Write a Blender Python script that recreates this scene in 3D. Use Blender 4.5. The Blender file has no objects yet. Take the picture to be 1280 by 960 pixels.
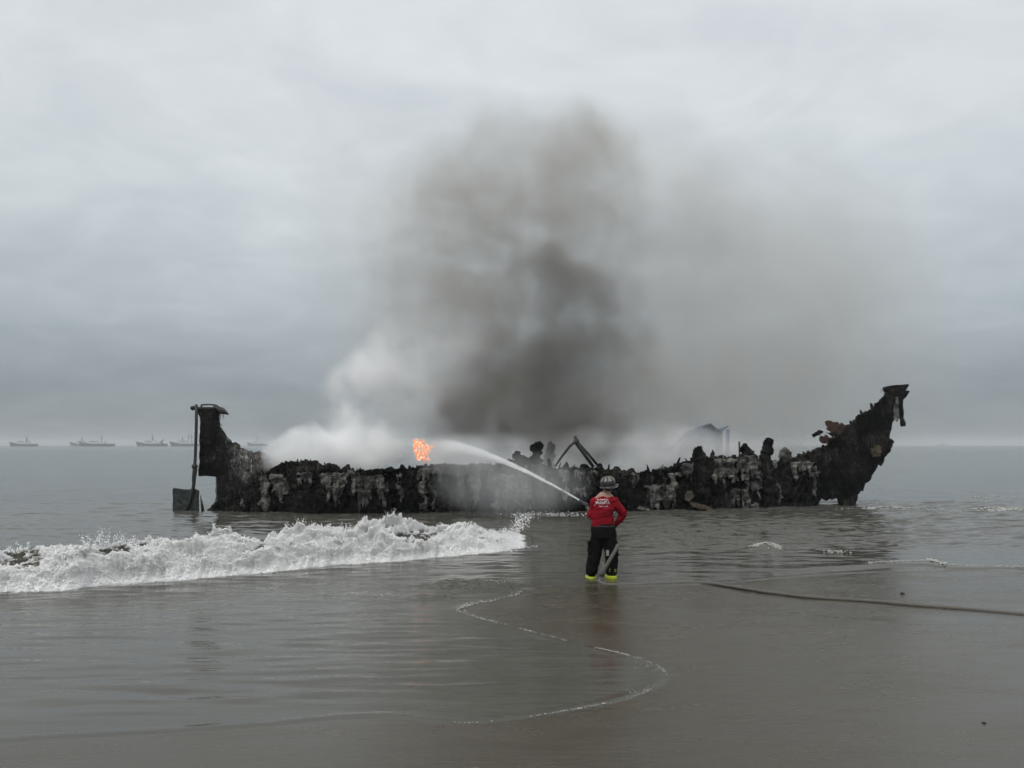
import bpy, bmesh, math, random
import numpy as np
from mathutils import Vector, Matrix
R = math.radians
random.seed(7)
rng = np.random.default_rng(11)
F, CX, HY, HC = 962.0, 640.0, 556.0, 2.4          # focal length in photo pixels, horizon row, eye height
C = bpy.context.scene.collection
scene = bpy.context.scene

# ---------------------------------------------------------------- helpers
def P(px, py, Y):
    return ((px-CX)*Y/F, Y, HC-(py-HY)*Y/F)

def G(px, py, z=0.0):                              # point of the level z seen at a pixel
    Y = (HC-z)*F/(py-HY)
    return ((px-CX)*Y/F, Y)

def ip(x, pts):
    p = np.array(pts, float)
    return np.interp(x, p[:, 0], p[:, 1])

_perm = rng.permutation(512).astype(np.int64)
_perm = np.concatenate([_perm, _perm])
_grad = rng.normal(size=(512, 3)); _grad /= np.linalg.norm(_grad, axis=1)[:, None]

def pn(x, y, z):                                   # gradient noise, about -1..1
    x, y, z = np.broadcast_arrays(np.asarray(x, float), np.asarray(y, float), np.asarray(z, float))
    xi, yi, zi = np.floor(x).astype(np.int64), np.floor(y).astype(np.int64), np.floor(z).astype(np.int64)
    xf, yf, zf = x-xi, y-yi, z-zi
    f = lambda t: t*t*t*(t*(t*6-15)+10)
    u, v, w = f(xf), f(yf), f(zf)
    def g(dx, dy, dz):
        h = _perm[(_perm[(_perm[(xi+dx) & 511]+yi+dy) & 511]+zi+dz) & 511]
        k = _grad[h]
        return k[..., 0]*(xf-dx)+k[..., 1]*(yf-dy)+k[..., 2]*(zf-dz)
    l = lambda a, b, t: a+(b-a)*t
    a = l(l(g(0,0,0), g(1,0,0), u), l(g(0,1,0), g(1,1,0), u), v)
    b = l(l(g(0,0,1), g(1,0,1), u), l(g(0,1,1), g(1,1,1), u), v)
    return l(a, b, w)*1.6

def fbm(x, y, z, o=4, gain=.5, billow=False):
    s, a = 0, 1.0
    for i in range(o):
        n = pn(x*2**i+i*17.3, y*2**i+i*5.1, z*2**i+i*9.7)
        s = s+a*((1-2*np.abs(n)) if billow else n)
        a *= gain
    return s

def ss(a, b, x):
    t = np.clip((x-a)/(b-a), 0, 1)
    return t*t*(3-2*t)

def link(name, me, mat=None, parent=None, smooth=False):
    o = bpy.data.objects.new(name, me)
    C.objects.link(o)
    if mat is not None and not me.materials:
        me.materials.append(mat)
    if parent is not None:
        o.parent = parent
        o.matrix_parent_inverse = parent.matrix_world.inverted() if parent.type != 'EMPTY' else Matrix.Translation(-parent.location)
    if smooth:
        me.polygons.foreach_set('use_smooth', [True]*len(me.polygons))
    return o

def mesh(name, V, faces):
    me = bpy.data.meshes.new(name)
    me.from_pydata([tuple(v) for v in V], [], faces)
    me.update()
    return me

def npmesh(name, V, Q):                            # fast: V (n,3), Q (m,4) quads
    V = np.ascontiguousarray(V, np.float32); Q = np.ascontiguousarray(Q, np.int32)
    me = bpy.data.meshes.new(name)
    k = Q.shape[1]
    me.vertices.add(len(V)); me.vertices.foreach_set('co', V.ravel())
    me.loops.add(Q.size); me.loops.foreach_set('vertex_index', Q.ravel())
    me.polygons.add(len(Q)); me.polygons.foreach_set('loop_start', np.arange(0, Q.size, k, dtype=np.int32))
    me.update(calc_edges=True); me.validate()
    return me

def gridquads(nr, nc):
    i = np.arange(nr*nc).reshape(nr, nc)
    return np.stack([i[:-1, :-1], i[:-1, 1:], i[1:, 1:], i[1:, :-1]], -1).reshape(-1, 4)

def attr(me, name, vals):
    a = me.attributes.new(name, 'FLOAT', 'POINT')
    a.data.foreach_set('value', np.ascontiguousarray(vals, np.float32).ravel())

def tag(o, label=None, cat=None, group=None, kind=None):
    if label: o['label'] = label
    if cat: o['category'] = cat
    if group: o['group'] = group
    if kind: o['kind'] = kind
    return o

def empty(name, loc):
    o = bpy.data.objects.new(name, None); C.objects.link(o); o.location = loc
    o.empty_display_size = .2
    return o

class MB:
    """collects shapes into one mesh"""
    def __init__(s): s.V, s.Fc = [], []
    def add(s, V, Fc):
        b = len(s.V); s.V += [tuple(v) for v in V]; s.Fc += [tuple(i+b for i in f) for f in Fc]
    def box(s, c, d, rot=None):
        m = rot or Matrix.Identity(3)
        V = [Vector(c)+m @ Vector((x*d[0]/2, y*d[1]/2, z*d[2]/2)) for x in (-1, 1) for y in (-1, 1) for z in (-1, 1)]
        s.add(V, [(0,1,3,2),(4,6,7,5),(0,4,5,1),(2,3,7,6),(0,2,6,4),(1,5,7,3)])
    def tube(s, pts, rad, n=10, flat=None, up=(0, 0, 1)):
        pts = [Vector(p) for p in pts]
        if not hasattr(rad, '__len__'): rad = [rad]*len(pts)
        V, Fc = [], []
        for i, p in enumerate(pts):
            t = (pts[min(i+1, len(pts)-1)]-pts[max(i-1, 0)]).normalized()
            a = t.cross(Vector(up))
            if a.length < 1e-3: a = t.cross(Vector((0, 1, 0)))
            a.normalize(); b = t.cross(a)
            r = rad[i]
            ra, rb = (r, r) if not hasattr(r, '__len__') else r
            for k in range(n):
                q = 2*math.pi*k/n
                V.append(p+a*math.cos(q)*ra+b*math.sin(q)*rb)
        m = len(pts)
        for i in range(m-1):
            for k in range(n):
                Fc.append((i*n+k, i*n+(k+1) % n, (i+1)*n+(k+1) % n, (i+1)*n+k))
        Fc.append(tuple(range(n-1, -1, -1))); Fc.append(tuple(range((m-1)*n, m*n)))
        s.add(V, Fc)
    def loft(s, rings, n=20):                      # rings: (cx, cy, cz, rx, ry) horizontal ellipses
        V, Fc = [], []
        for (cx, cy, cz, rx, ry) in rings:
            for k in range(n):
                q = 2*math.pi*k/n
                V.append((cx+rx*math.cos(q), cy+ry*math.sin(q), cz))
        m = len(rings)
        for i in range(m-1):
            for k in range(n):
                Fc.append((i*n+k, i*n+(k+1) % n, (i+1)*n+(k+1) % n, (i+1)*n+k))
        Fc.append(tuple(range(n-1, -1, -1))); Fc.append(tuple(range((m-1)*n, m*n)))
        s.add(V, Fc)
    def ball(s, c, r, seg=12, rings=8, rot=None):
        if not hasattr(r, '__len__'): r = (r, r, r)
        m = rot or Matrix.Identity(3)
        V = [Vector(c)+m @ Vector((0, 0, r[2]))]
        for i in range(1, rings):
            a = math.pi*i/rings
            for k in range(seg):
                q = 2*math.pi*k/seg
                V.append(Vector(c)+m @ Vector((r[0]*math.sin(a)*math.cos(q), r[1]*math.sin(a)*math.sin(q), r[2]*math.cos(a))))
        V.append(Vector(c)+m @ Vector((0, 0, -r[2])))
        Fc = []
        for k in range(seg):
            Fc.append((0, 1+k, 1+(k+1) % seg))
            Fc.append((len(V)-1, 1+(rings-2)*seg+(k+1) % seg, 1+(rings-2)*seg+k))
        for i in range(rings-2):
            for k in range(seg):
                a, b = 1+i*seg+k, 1+i*seg+(k+1) % seg
                Fc.append((a, a+seg, b+seg, b))
        s.add(V, Fc)
    def prism(s, poly, Y, th):                     # poly in (x, z), extruded along +y
        n = len(poly)
        V = [(x, Y, z) for x, z in poly]+[(x, Y+th, z) for x, z in poly]
        Fc = [tuple(range(n)), tuple(range(2*n-1, n-1, -1))]
        for i in range(n):
            j = (i+1) % n
            Fc.append((i, i+n, j+n, j))
        s.add(V, Fc)
    def raw(s, name='m'):
        me = mesh(name, s.V, s.Fc)
        bm = bmesh.new(); bm.from_mesh(me)
        bmesh.ops.recalc_face_normals(bm, faces=bm.faces)
        bm.to_mesh(me); bm.free()
        return me
    def build(s, name, mat, parent=None, smooth=False):
        return link(name, s.raw(name), mat, parent, smooth)

def fused(me, voxel, smooth=4, amp=0, sc=10, seed=0, keepz=None):
    """fuse overlapping closed shapes into one continuous skin, then ruffle it"""
    o = bpy.data.objects.new('tmp', me); C.objects.link(o)
    m = o.modifiers.new('r', 'REMESH'); m.mode = 'VOXEL'; m.voxel_size = voxel
    if smooth:
        k = o.modifiers.new('s', 'SMOOTH'); k.factor = .5; k.iterations = smooth
    dg = bpy.context.evaluated_depsgraph_get(); dg.update()
    out = bpy.data.meshes.new_from_object(o.evaluated_get(dg))
    bpy.data.objects.remove(o)
    if amp:
        n = len(out.vertices)
        co = np.empty(n*3, np.float32); out.vertices.foreach_get('co', co); co = co.reshape(-1, 3)
        no = np.empty(n*3, np.float32); out.vertices.foreach_get('normal', no); no = no.reshape(-1, 3)
        d = fbm(co[:, 0]*sc+seed, co[:, 1]*sc, co[:, 2]*sc, 4)*amp
        co = co+no*d[:, None]
        out.vertices.foreach_set('co', co.astype(np.float32).ravel()); out.update()
    out.polygons.foreach_set('use_smooth', [True]*len(out.polygons))
    out.materials.clear()
    return out

# ---------------------------------------------------------------- materials
class NT:
    def __init__(s, name):
        s.m = bpy.data.materials.new(name); s.m.use_nodes = True
        s.t = s.m.node_tree; s.n = s.t.nodes; s.l = s.t.links
        s.b = s.n.get('Principled BSDF'); s.o = s.n.get('Material Output')
    def add(s, typ, **kw):
        nd = s.n.new(typ)
        for k, v in kw.items(): setattr(nd, k, v)
        return nd
    def put(s, sock, v):
        if isinstance(v, bpy.types.NodeSocket): s.l.new(v, sock)
        else: sock.default_value = v
    def math(s, op, a, b=0, clamp=False):
        nd = s.add('ShaderNodeMath', operation=op, use_clamp=clamp)
        s.put(nd.inputs[0], a); s.put(nd.inputs[1], b)
        return nd.outputs[0]
    def coord(s, which='Object'):
        return s.add('ShaderNodeTexCoord').outputs[which]
    def scale(s, v, sc):
        nd = s.add('ShaderNodeVectorMath', operation='MULTIPLY'); s.put(nd.inputs[0], v); nd.inputs[1].default_value = sc
        return nd.outputs[0]
    def noise(s, v, sc, det=4, rough=.55, dist=0):
        nd = s.add('ShaderNodeTexNoise'); s.put(nd.inputs['Vector'], v)
        nd.inputs['Scale'].default_value = sc; nd.inputs['Detail'].default_value = det
        nd.inputs['Roughness'].default_value = rough; nd.inputs['Distortion'].default_value = dist
        return nd.outputs[0]
    def ramp(s, f, stops, mode='LINEAR'):
        nd = s.add('ShaderNodeValToRGB'); s.put(nd.inputs[0], f)
        e = nd.color_ramp.elements; nd.color_ramp.interpolation = mode
        while len(e) < len(stops): e.new(.5)
        for i, (p, c) in enumerate(stops):
            e[i].position = p
            e[i].color = (*c, 1) if hasattr(c, '__len__') else (c, c, c, 1)
        return nd.outputs[0]
    def mix(s, f, a, b, mode='MIX'):
        nd = s.add('ShaderNodeMix', data_type='RGBA', blend_type=mode)
        s.put(nd.inputs[0], f)
        for k, v in ((6, a), (7, b)):
            s.put(nd.inputs[k], (*v, 1) if hasattr(v, '__len__') and len(v) == 3 else v)
        return nd.outputs[2]
    def bump(s, h, strength=.3, dist=.02, normal=None):
        nd = s.add('ShaderNodeBump'); s.put(nd.inputs['Height'], h)
        nd.inputs['Strength'].default_value = strength; nd.inputs['Distance'].default_value = dist
        if normal is not None: s.l.new(normal, nd.inputs['Normal'])
        return nd.outputs[0]
    def set(s, col=None, rough=None, normal=None, ior=None, **kw):
        if col is not None: s.put(s.b.inputs['Base Color'], (*col, 1) if isinstance(col, tuple) and len(col) == 3 else col)
        if rough is not None: s.put(s.b.inputs['Roughness'], rough)
        if normal is not None: s.l.new(normal, s.b.inputs['Normal'])
        if ior is not None: s.b.inputs['IOR'].default_value = ior
        for k, v in kw.items(): s.put(s.b.inputs[k.replace('_', ' ')], v)
        return s.m

def simple(name, c1, c2=None, sc=12, rough=.7, bump=.2, bd=.01, det=5, spec=.5):
    t = NT(name); v = t.coord()
    n = t.noise(v, sc, det, .6)
    col = t.ramp(n, [(.35, c1), (.65, c2 or tuple(x*.7 for x in c1))])
    return t.set(col, rough, t.bump(n, bump, bd), Specular_IOR_Level=spec)

def mat_char(name='charred_timber', k=1.0, tint=(1, 1, .98)):
    t = NT(name); v = t.coord()
    big = t.noise(v, 1.4, 4, .6); fine = t.noise(v, 9, 6, .65); streak = t.noise(t.scale(v, (14, 14, 1.2)), 1, 4, .6)
    c = t.ramp(fine, [(.35, tuple(.002*k*q for q in tint)), (.6, tuple(.007*k*q for q in tint)), (.78, tuple(.026*k*q for q in tint))])
    worn = t.ramp(t.noise(v, .8, 6, .7, .6), [(.46, 0), (.60, 1)])
    c = t.mix(t.math('MULTIPLY', worn, .75), c, t.ramp(fine, [(.38, tuple(.012*k*q for q in (1, .93, .84))), (.55, tuple(.035*k*q for q in (1, .95, .88))), (.72, tuple(.085*k*q for q in (1, .97, .92)))]))
    ash = t.math('MULTIPLY', t.ramp(big, [(.48, 0), (.66, 1)]), t.ramp(streak, [(.54, 0), (.64, 1)]))
    c = t.mix(t.math('MULTIPLY', ash, .8), c, (.10*k, .098*k, .088*k))
    return t.set(c, .9, t.bump(fine, .8, .05), Specular_IOR_Level=.04)

def mat_skin_shreds():
    t = NT('burnt_fibreglass'); v = t.coord()
    n1 = t.noise(v, 2.2, 5, .65, .4); n2 = t.noise(t.scale(v, (9, 9, 2)), 1, 5, .6)
    c = t.ramp(n2, [(.3, (.035, .033, .028)), (.5, (.14, .135, .118)), (.68, (.27, .262, .235))])
    c = t.mix(t.ramp(n1, [(.45, 0), (.62, 1)]), c, (.02, .019, .017))
    return t.set(c, .8, t.bump(n2, .5, .03))

M_char = mat_char()
M_inner = mat_char('sooty_inner_planking', 8, (1, .97, .9))
M_skin = mat_skin_shreds()
M_iron = simple('blackened_iron', (.012, .012, .013), (.03, .027, .024), 20, .6, .3)
M_rust = simple('rusty_brown_planking', (.085, .036, .022), (.012, .008, .006), 7, .85, .6, .03)
M_rudder = simple('dark_green_rudder_paint', (.012, .019, .017), (.02, .026, .024), 6, .55, .2)
M_blue = simple('sooty_blue_paint', (.05, .12, .24), (.08, .16, .28), 3, .6, .2)
M_tan = simple('scorched_tan_timber', (.12, .095, .06), (.02, .017, .012), 6, .8, .4, .02)

# ---------------------------------------------------------------- camera, world, sun
cam = bpy.data.cameras.new('camera'); co = bpy.data.objects.new('camera', cam); C.objects.link(co)
co.location = (0, 0, HC); co.rotation_euler = (R(90), 0, 0)
cam.sensor_width = 36; cam.sensor_fit = 'HORIZONTAL'; cam.lens = 36*F/1280
cam.shift_y = (HY-480)/1280
cam.clip_start = .1; cam.clip_end = 20000
scene.camera = co

SUN_EL, SUN_AZ = R(55), R(218)                      # azimuth measured from +Y towards +X
w = bpy.data.worlds.new('World'); scene.world = w; w.use_nodes = True
nt = w.node_tree; nt.nodes.clear()
def wn(t, **k):
    n = nt.nodes.new(t)
    for a, b in k.items(): setattr(n, a, b)
    return n
wo = wn('ShaderNodeOutputWorld'); bg = wn('ShaderNodeBackground'); nt.links.new(bg.outputs[0], wo.inputs[0])
sky = wn('ShaderNodeTexSky', sky_type='NISHITA', sun_disc=False, sun_elevation=SUN_EL, sun_rotation=SUN_AZ)
tc = wn('ShaderNodeTexCoord'); sep = wn('ShaderNodeSeparateXYZ'); nt.links.new(tc.outputs['Generated'], sep.inputs[0])
# flat cloud deck coordinates: direction divided by height
zz = wn('ShaderNodeMath', operation='MAXIMUM'); nt.links.new(sep.outputs[2], zz.inputs[0]); zz.inputs[1].default_value = 0
za = wn('ShaderNodeMath', operation='ADD'); nt.links.new(zz.outputs[0], za.inputs[0]); za.inputs[1].default_value = .24
dv = wn('ShaderNodeVectorMath', operation='DIVIDE'); nt.links.new(tc.outputs['Generated'], dv.inputs[0])
cb = wn('ShaderNodeCombineXYZ')
for i in range(3): nt.links.new(za.outputs[0], cb.inputs[i])
nt.links.new(cb.outputs[0], dv.inputs[1])
def wnoise(sc, det, dist, off):
    mp = wn('ShaderNodeMapping'); nt.links.new(dv.outputs[0], mp.inputs[0]); mp.inputs['Location'].default_value = off
    mp.inputs['Scale'].default_value = (.8, .9, 0); mp.inputs['Rotation'].default_value = (0, 0, R(24))
    n = wn('ShaderNodeTexNoise'); nt.links.new(mp.outputs[0], n.inputs['Vector'])
    n.inputs['Scale'].default_value = sc; n.inputs['Detail'].default_value = det; n.inputs['Distortion'].default_value = dist
    n.inputs['Roughness'].default_value = .55
    return n.outputs[0]
def wramp(src, stops):
    r = wn('ShaderNodeValToRGB'); nt.links.new(src, r.inputs[0]); e = r.color_ramp.elements
    while len(e) < len(stops): e.new(.5)
    for i, (p, c) in enumerate(stops): e[i].position = p; e[i].color = (*c, 1)
    return r.outputs[0]
def wmix(mode, f, a, b):
    m = wn('ShaderNodeMix', data_type='RGBA', blend_type=mode)
    if isinstance(f, float): m.inputs[0].default_value = f
    else: nt.links.new(f, m.inputs[0])
    for k, s in ((6, a), (7, b)):
        if isinstance(s, tuple): m.inputs[k].default_value = (*s, 1)
        else: nt.links.new(s, m.inputs[k])
    return m.outputs[2]
grad = wramp(sep.outputs[2], [(0, (.25, .278, .30)), (.07, (.285, .32, .35)), (.16, (.45, .50, .53)), (.30, (.66, .705, .73)), (.48, (.735, .775, .80)), (.7, (.95, .97, .98)), (1, (1.12, 1.13, 1.13))])
n1 = wnoise(.7, 5, .3, (3.1, 1.7, 0)); n2 = wnoise(1.9, 8, .8, (9.2, 4.4, 0)); n3 = wnoise(5.0, 9, .6, (2.2, 7.4, 0))
c1 = wramp(n1, [(.3, (.90, .91, .922)), (.5, (1, 1, 1)), (.7, (1.07, 1.067, 1.063))])
c2 = wramp(n2, [(.3, (.91, .92, .933)), (.5, (1, 1, 1)), (.58, (1.02, 1.02, 1.018)), (.72, (1.10, 1.096, 1.09))])
c3 = wramp(n3, [(.36, (.95, .955, .962)), (.52, (1, 1, 1)), (.66, (1.055, 1.053, 1.048))])
cl = wmix('MULTIPLY', 1.0, wmix('MULTIPLY', 1.0, wmix('MULTIPLY', 1.0, grad, c1), c2), c3)
ns = wn('ShaderNodeVectorMath', operation='SCALE'); nt.links.new(sky.outputs[0], ns.inputs[0]); ns.inputs['Scale'].default_value = 1.0
# overcast deck lets about a tenth of the clear sky through; the deck is written in units of the 0.1 strength below
dk = wn('ShaderNodeVectorMath', operation='SCALE'); nt.links.new(cl, dk.inputs[0]); dk.inputs['Scale'].default_value = 10.0
tot = wmix('MIX', .93, ns.outputs[0], dk.outputs[0])
nt.links.new(tot, bg.inputs[0]); bg.inputs[1].default_value = .1

sl = bpy.data.lights.new('sun', 'SUN'); so = bpy.data.objects.new('sun', sl); C.objects.link(so)
sl.energy = 1.25; sl.angle = R(40); sl.color = (1, .97, .93)
d = Vector((math.sin(SUN_AZ)*math.cos(SUN_EL), math.cos(SUN_AZ)*math.cos(SUN_EL), math.sin(SUN_EL)))
so.rotation_euler = d.to_track_quat('Z', 'Y').to_euler()

# ---------------------------------------------------------------- shore, sand, water
SHORE = [G(*p) for p in [(2600, 735), (1500, 719), (1280, 715), (1180, 712), (1080, 716), (980, 722), (880, 731), (800, 733), (730, 732),
         (668, 736), (652, 742), (628, 751), (596, 755), (566, 764), (590, 771), (634, 782), (686, 796), (733, 808), (766, 815),
         (800, 824), (822, 833), (834, 843), (830, 854), (812, 864), (780, 876), (735, 885), (690, 893), (640, 900), (585, 906),
         (540, 903), (490, 896), (440, 897), (380, 902), (320, 908), (250, 913), (160, 918), (80, 922), (0, 927), (-200, 940), (-900, 990)]]

def chaikin(p, n=2):
    for _ in range(n):
        q = [p[0]]
        for a, b in zip(p[:-1], p[1:]):
            q += [(.75*a[0]+.25*b[0], .75*a[1]+.25*b[1]), (.25*a[0]+.75*b[0], .25*a[1]+.75*b[1])]
        p = q+[p[-1]]
    return p
SHORE = chaikin(SHORE, 2)
_poly = np.array(SHORE+[(-60, -90), (500, -90), (500, SHORE[0][1])])     # the dry side, closed round the camera

def shore_dist(x, y):
    """distance to the water's edge, positive on the sand"""
    sh = x.shape; x = x.ravel(); y = y.ravel()
    best = np.full(x.shape, 1e9)
    S = np.array(SHORE)
    for a, b in zip(S[:-1], S[1:]):
        d = b-a; L = d@d
        t = np.clip(((x-a[0])*d[0]+(y-a[1])*d[1])/max(L, 1e-9), 0, 1)
        best = np.minimum(best, (x-a[0]-t*d[0])**2+(y-a[1]-t*d[1])**2)
    inside = np.zeros(x.shape, bool)
    n = len(_poly)
    for i in range(n):
        x0, y0 = _poly[i]; x1, y1 = _poly[(i+1) % n]
        c = ((y0 > y) != (y1 > y)) & (x < (x1-x0)*(y-y0)/((y1-y0) if y1 != y0 else 1e-9)+x0)
        inside ^= c
    s = np.sqrt(best)
    return np.where(inside, s, -s).reshape(sh)

def axis(lo, hi, step, far_lo, far_hi):
    a = list(np.arange(lo, hi+step/2, step))
    s = step; x = a[-1]; up = []
    while x < far_hi:
        s = min(s*1.35, 400); x += s; up.append(min(x, far_hi))
    s = step; x = a[0]; dn = []
    while x > far_lo:
        s = min(s*1.35, 400); x -= s; dn.append(max(x, far_lo))
    return np.array(dn[::-1]+a+up)

def sand_z(s, x, y):
    up = .016*np.clip(s, 0, 9)+.006*(1-np.exp(-np.clip(s, 0, 9)*8))
    dn = -.035*np.clip(-s, 0, 30)-.010*(1-np.exp(-np.clip(-s, 0, 30)*6))
    z = np.where(s > 0, up, dn)
    near = np.exp(-((x*x+(y-8)**2)/900))
    z = z+near*.010*fbm(x*.35, y*.9, 0, 3)*np.clip(np.abs(s)*2, 0, 1)
    return z

xs = axis(-13, 17, .16, -4100, 4100); ys = axis(2.5, 19, .14, -90, 4100)
X, Y = np.meshgrid(xs, ys); S = shore_dist(X, Y)
Z = sand_z(S, X, Y)
sand_me = npmesh('sand', np.stack([X, Y, Z], -1).reshape(-1, 3), gridquads(len(ys), len(xs)))
t = NT('wet_sand'); v = t.coord()
a = t.noise(t.scale(v, (.5, 1.6, 1)), 1.2, 5, .55, .3); b = t.noise(t.scale(v, (3, 14, 1)), 1, 4, .6); g = t.noise(v, 130, 3, .6)
col = t.mix(a, (.037, .031, .019), (.065, .056, .037))
col = t.mix(t.math('MULTIPLY', t.ramp(b, [(.45, 0), (.7, 1)]), .35), col, (.05, .046, .04))
rg = t.ramp(a, [(.35, .16), (.65, .32)])
h = t.math('ADD', t.math('MULTIPLY', b, .7), t.math('MULTIPLY', g, .12))
t.set(col, rg, t.bump(h, .4, .014), 1.46)
sand = link('sand', sand_me, t.m, None, True); tag(sand, 'wet grey brown sand of the beach in the foreground', 'sand', kind='structure')

# the breaking wave: toe line and crest height along x
TOE = [(-900, 775), (-400, 757), (-150, 748), (0, 740), (80, 738), (120, 732), (200, 727), (330, 716), (420, 706), (500, 702), (560, 695), (620, 690), (650, 685), (700, 678), (760, 671)]
toe_xy = np.array([G(*p) for p in TOE])
def toe_y(x): return np.interp(x, toe_xy[:, 0], toe_xy[:, 1])
def wave_amp(x):
    a = np.interp(x, [-30, -14, -8, -5, -2.5, -1.2, -.5, .0, .45, 1.2], [.26, .40, .45, .48, .48, .41, .32, .20, .07, 0])
    return a*(1+.10*np.sin(x*1.7+.4)+.06*np.sin(x*4.1))
def wave_z(x, y):
    tt = (y-toe_y(x))/1.25
    front = ss(0, 1, tt)**.85
    back = np.exp(-np.clip(tt-1, 0, 99)**1.25*.42)
    return wave_amp(x)*np.where(tt < 1, front, back)

def water_z(x, y, s):
    dep = np.clip(-s, 0, 50)
    near = np.exp(-np.clip(np.hypot(x, y-14)-20, 0, 1e9)/25)
    calm = ss(0, 1.2, dep)
    sea = ss(-.5, 2.5, y-toe_y(x)-0)*1.0
    right = ss(1, 4, x)*ss(16.5, 19, y)
    # short choppy ripples stretched along the beach
    left = ss(1.5, -1.5, x)*ss(11.8, 10.8, y)
    rip = .014*fbm(x*1.1, y*3.4, 1.3, 4)*calm*(1-.85*left)+.017*fbm(x*.75, y*4.6, 6.1, 2)*left*ss(.15, .9, dep)
    chop = .05*fbm(x*.45, y*1.5, 4.2, 4)*np.clip(sea, 0, 1)*ss(2.0, 6, dep)
    z = .001+.0*x+(rip+chop)*near
    tt = (y-toe_y(x))/1.25
    z = z+wave_z(x, y)*near-.09*ss(.0, .10, tt)*(1-ss(1.0, 1.18, tt))*ss(.5, .2, x)*(x > -13.4)
    z += .07*fbm(x*1.1, y*3.6, 8.8, 4)*right*near*.6
    # rough patch between wave and sand, small bore on the right, whitecap
    px = x/y*F+CX; py = HY+HC*F/y
    z += .17*np.abs(fbm(x*4, y*7, 2.2, 3))*np.exp(-((px-585)/48)**2-((py-733)/6)**2)
    z += .11*np.abs(fbm(x*4, y*7, 6.2, 3))*np.exp(-((px-540)/30)**2-((py-748)/4)**2)
    yb = np.interp(px, [760, 900, 1000, 1100, 1160, 1185, 1300, 1700], [712, 711, 713, 708, 707, 711, 712, 716])
    z += .05*ss(850, 1080, px)*np.exp(-np.clip((yb-py)/4, -99, 99)**2)*(yb > py-0)+.05*ss(850, 1080, px)*np.exp(-((yb-py)/1.2)**2)*(yb <= py)
    z += .10*np.exp(-((px-958)/16)**2-((py-686)/4)**2)
    # lip at the very edge of the swash
    z += .012*np.exp(-((dep-.05)/.05)**2)*(s < 0)
    return z

xs = axis(-19, 21, .075, -4100, 4100); ys = axis(4.5, 33, .05, 3.6, 4100)
X, Y = np.meshgrid(xs, ys); S = shore_dist(X, Y)
Z = water_z(X, Y, S)
V = np.stack([X, Y, Z], -1).reshape(-1, 3); Q = gridquads(len(ys), len(xs))
s_f = S.ravel()[Q].min(1)
Q = Q[s_f < .30]                                   # keep the sheet just past the edge; the sand rises through it
used = np.unique(Q); remap = -np.ones(len(V), int); remap[used] = np.arange(len(used))
sea_me = npmesh('sea_water', V[used], remap[Q])
t = NT('muddy_sea_water'); v = t.coord()
r1 = t.noise(t.scale(v, (.7, 5.5, 1)), 1, 5, .6, .2); r2 = t.noise(t.scale(v, (.35, 1.1, 1)), 1, 5, .6); r3 = t.noise(t.scale(v, (.05, .16, 1)), 1, 6, .65)
sp = t.add('ShaderNodeSeparateXYZ'); t.l.new(v, sp.inputs[0])
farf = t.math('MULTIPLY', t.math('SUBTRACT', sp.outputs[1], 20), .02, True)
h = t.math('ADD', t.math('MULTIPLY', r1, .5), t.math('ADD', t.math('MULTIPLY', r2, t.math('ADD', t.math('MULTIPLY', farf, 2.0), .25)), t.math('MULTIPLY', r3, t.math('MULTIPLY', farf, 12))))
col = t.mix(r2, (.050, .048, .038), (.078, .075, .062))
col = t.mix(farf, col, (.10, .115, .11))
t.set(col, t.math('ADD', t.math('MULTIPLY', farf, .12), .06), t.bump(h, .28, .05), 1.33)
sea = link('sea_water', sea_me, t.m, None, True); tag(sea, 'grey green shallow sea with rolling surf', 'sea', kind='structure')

# ---- foam of the breaking wave
xs = np.arange(-13.5, .5, .016)
tv = np.linspace(-.10, 1.22, 150)
X, T = np.meshgrid(xs, tv)
Yb = toe_y(X)+T*1.25
Zb = wave_z(X, Yb)
amp_x = wave_amp(X)/.5
e1 = fbm(X*1.3, T*2.0, 2.0, 3)
e2 = fbm(X*2.6, T*2.6, 6.0, 3)
bl = fbm(X*2.2+e1*.35, T*2.6+e1*.3, 3.3+Zb*2.2, 6, .60, True)
fine = fbm(X*13, T*12, 7.7+Zb*11, 4, .65, True)
env = ss(-.08, .42, T)*(1-ss(1.02, 1.22, T))*ss(.48, -.9, X)
toe_up = 1-ss(.05, .35, T)
lump = (.135*np.clip(bl+.30+.06*toe_up, -.6+.5*toe_up, 2)+.075*e2*(1-.6*toe_up)+.032*fine)*env*np.clip(amp_x, .2, 1.2)
toe_rag = .20*fbm(X*1.6, 0*X, 5.5, 6, .68)*(1-ss(.0, .40, T))
crest = np.clip(1-np.abs(T-1)/.25, 0, 1)
bare = ss(.02, .42, fbm(X*.9, T*1.2, 11.3, 4, .6)+.55*(T-.75))*ss(.30, .62, T)     # stretches where the wave face still shows
Yf = Yb-lump*.7*ss(.05, .30, T)*(1-.6*bare)+toe_rag-.10*ss(.35, 1, T)*np.clip(.5+e1, 0, 1.5)*amp_x
Zf = Zb+lump*.85*(1-.6*bare)+crest*.17*np.clip(fbm(X*1.5, 0*X, 9.1, 5, .6)+.1, -.25, 1)*env-.03*(1-ss(-.05, .03, T))-.03*ss(1.05, 1.2, T)
cov = np.clip(.59+.38*bl+.22*fine-.95*bare+.35*(1-ss(.1, .45, T)), 0, 1)*ss(.5, .1, X)
cov = np.clip(cov-.45*ss(.15, .6, fbm(X*1.3, T*3.2, 21.0, 4, .6))*ss(.12, .4, T), 0, 1)
foam_me = npmesh('wave_foam', np.stack([X, Yf, Zf], -1).reshape(-1, 3), gridquads(*X.shape))
attr(foam_me, 'cover', cov)
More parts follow.
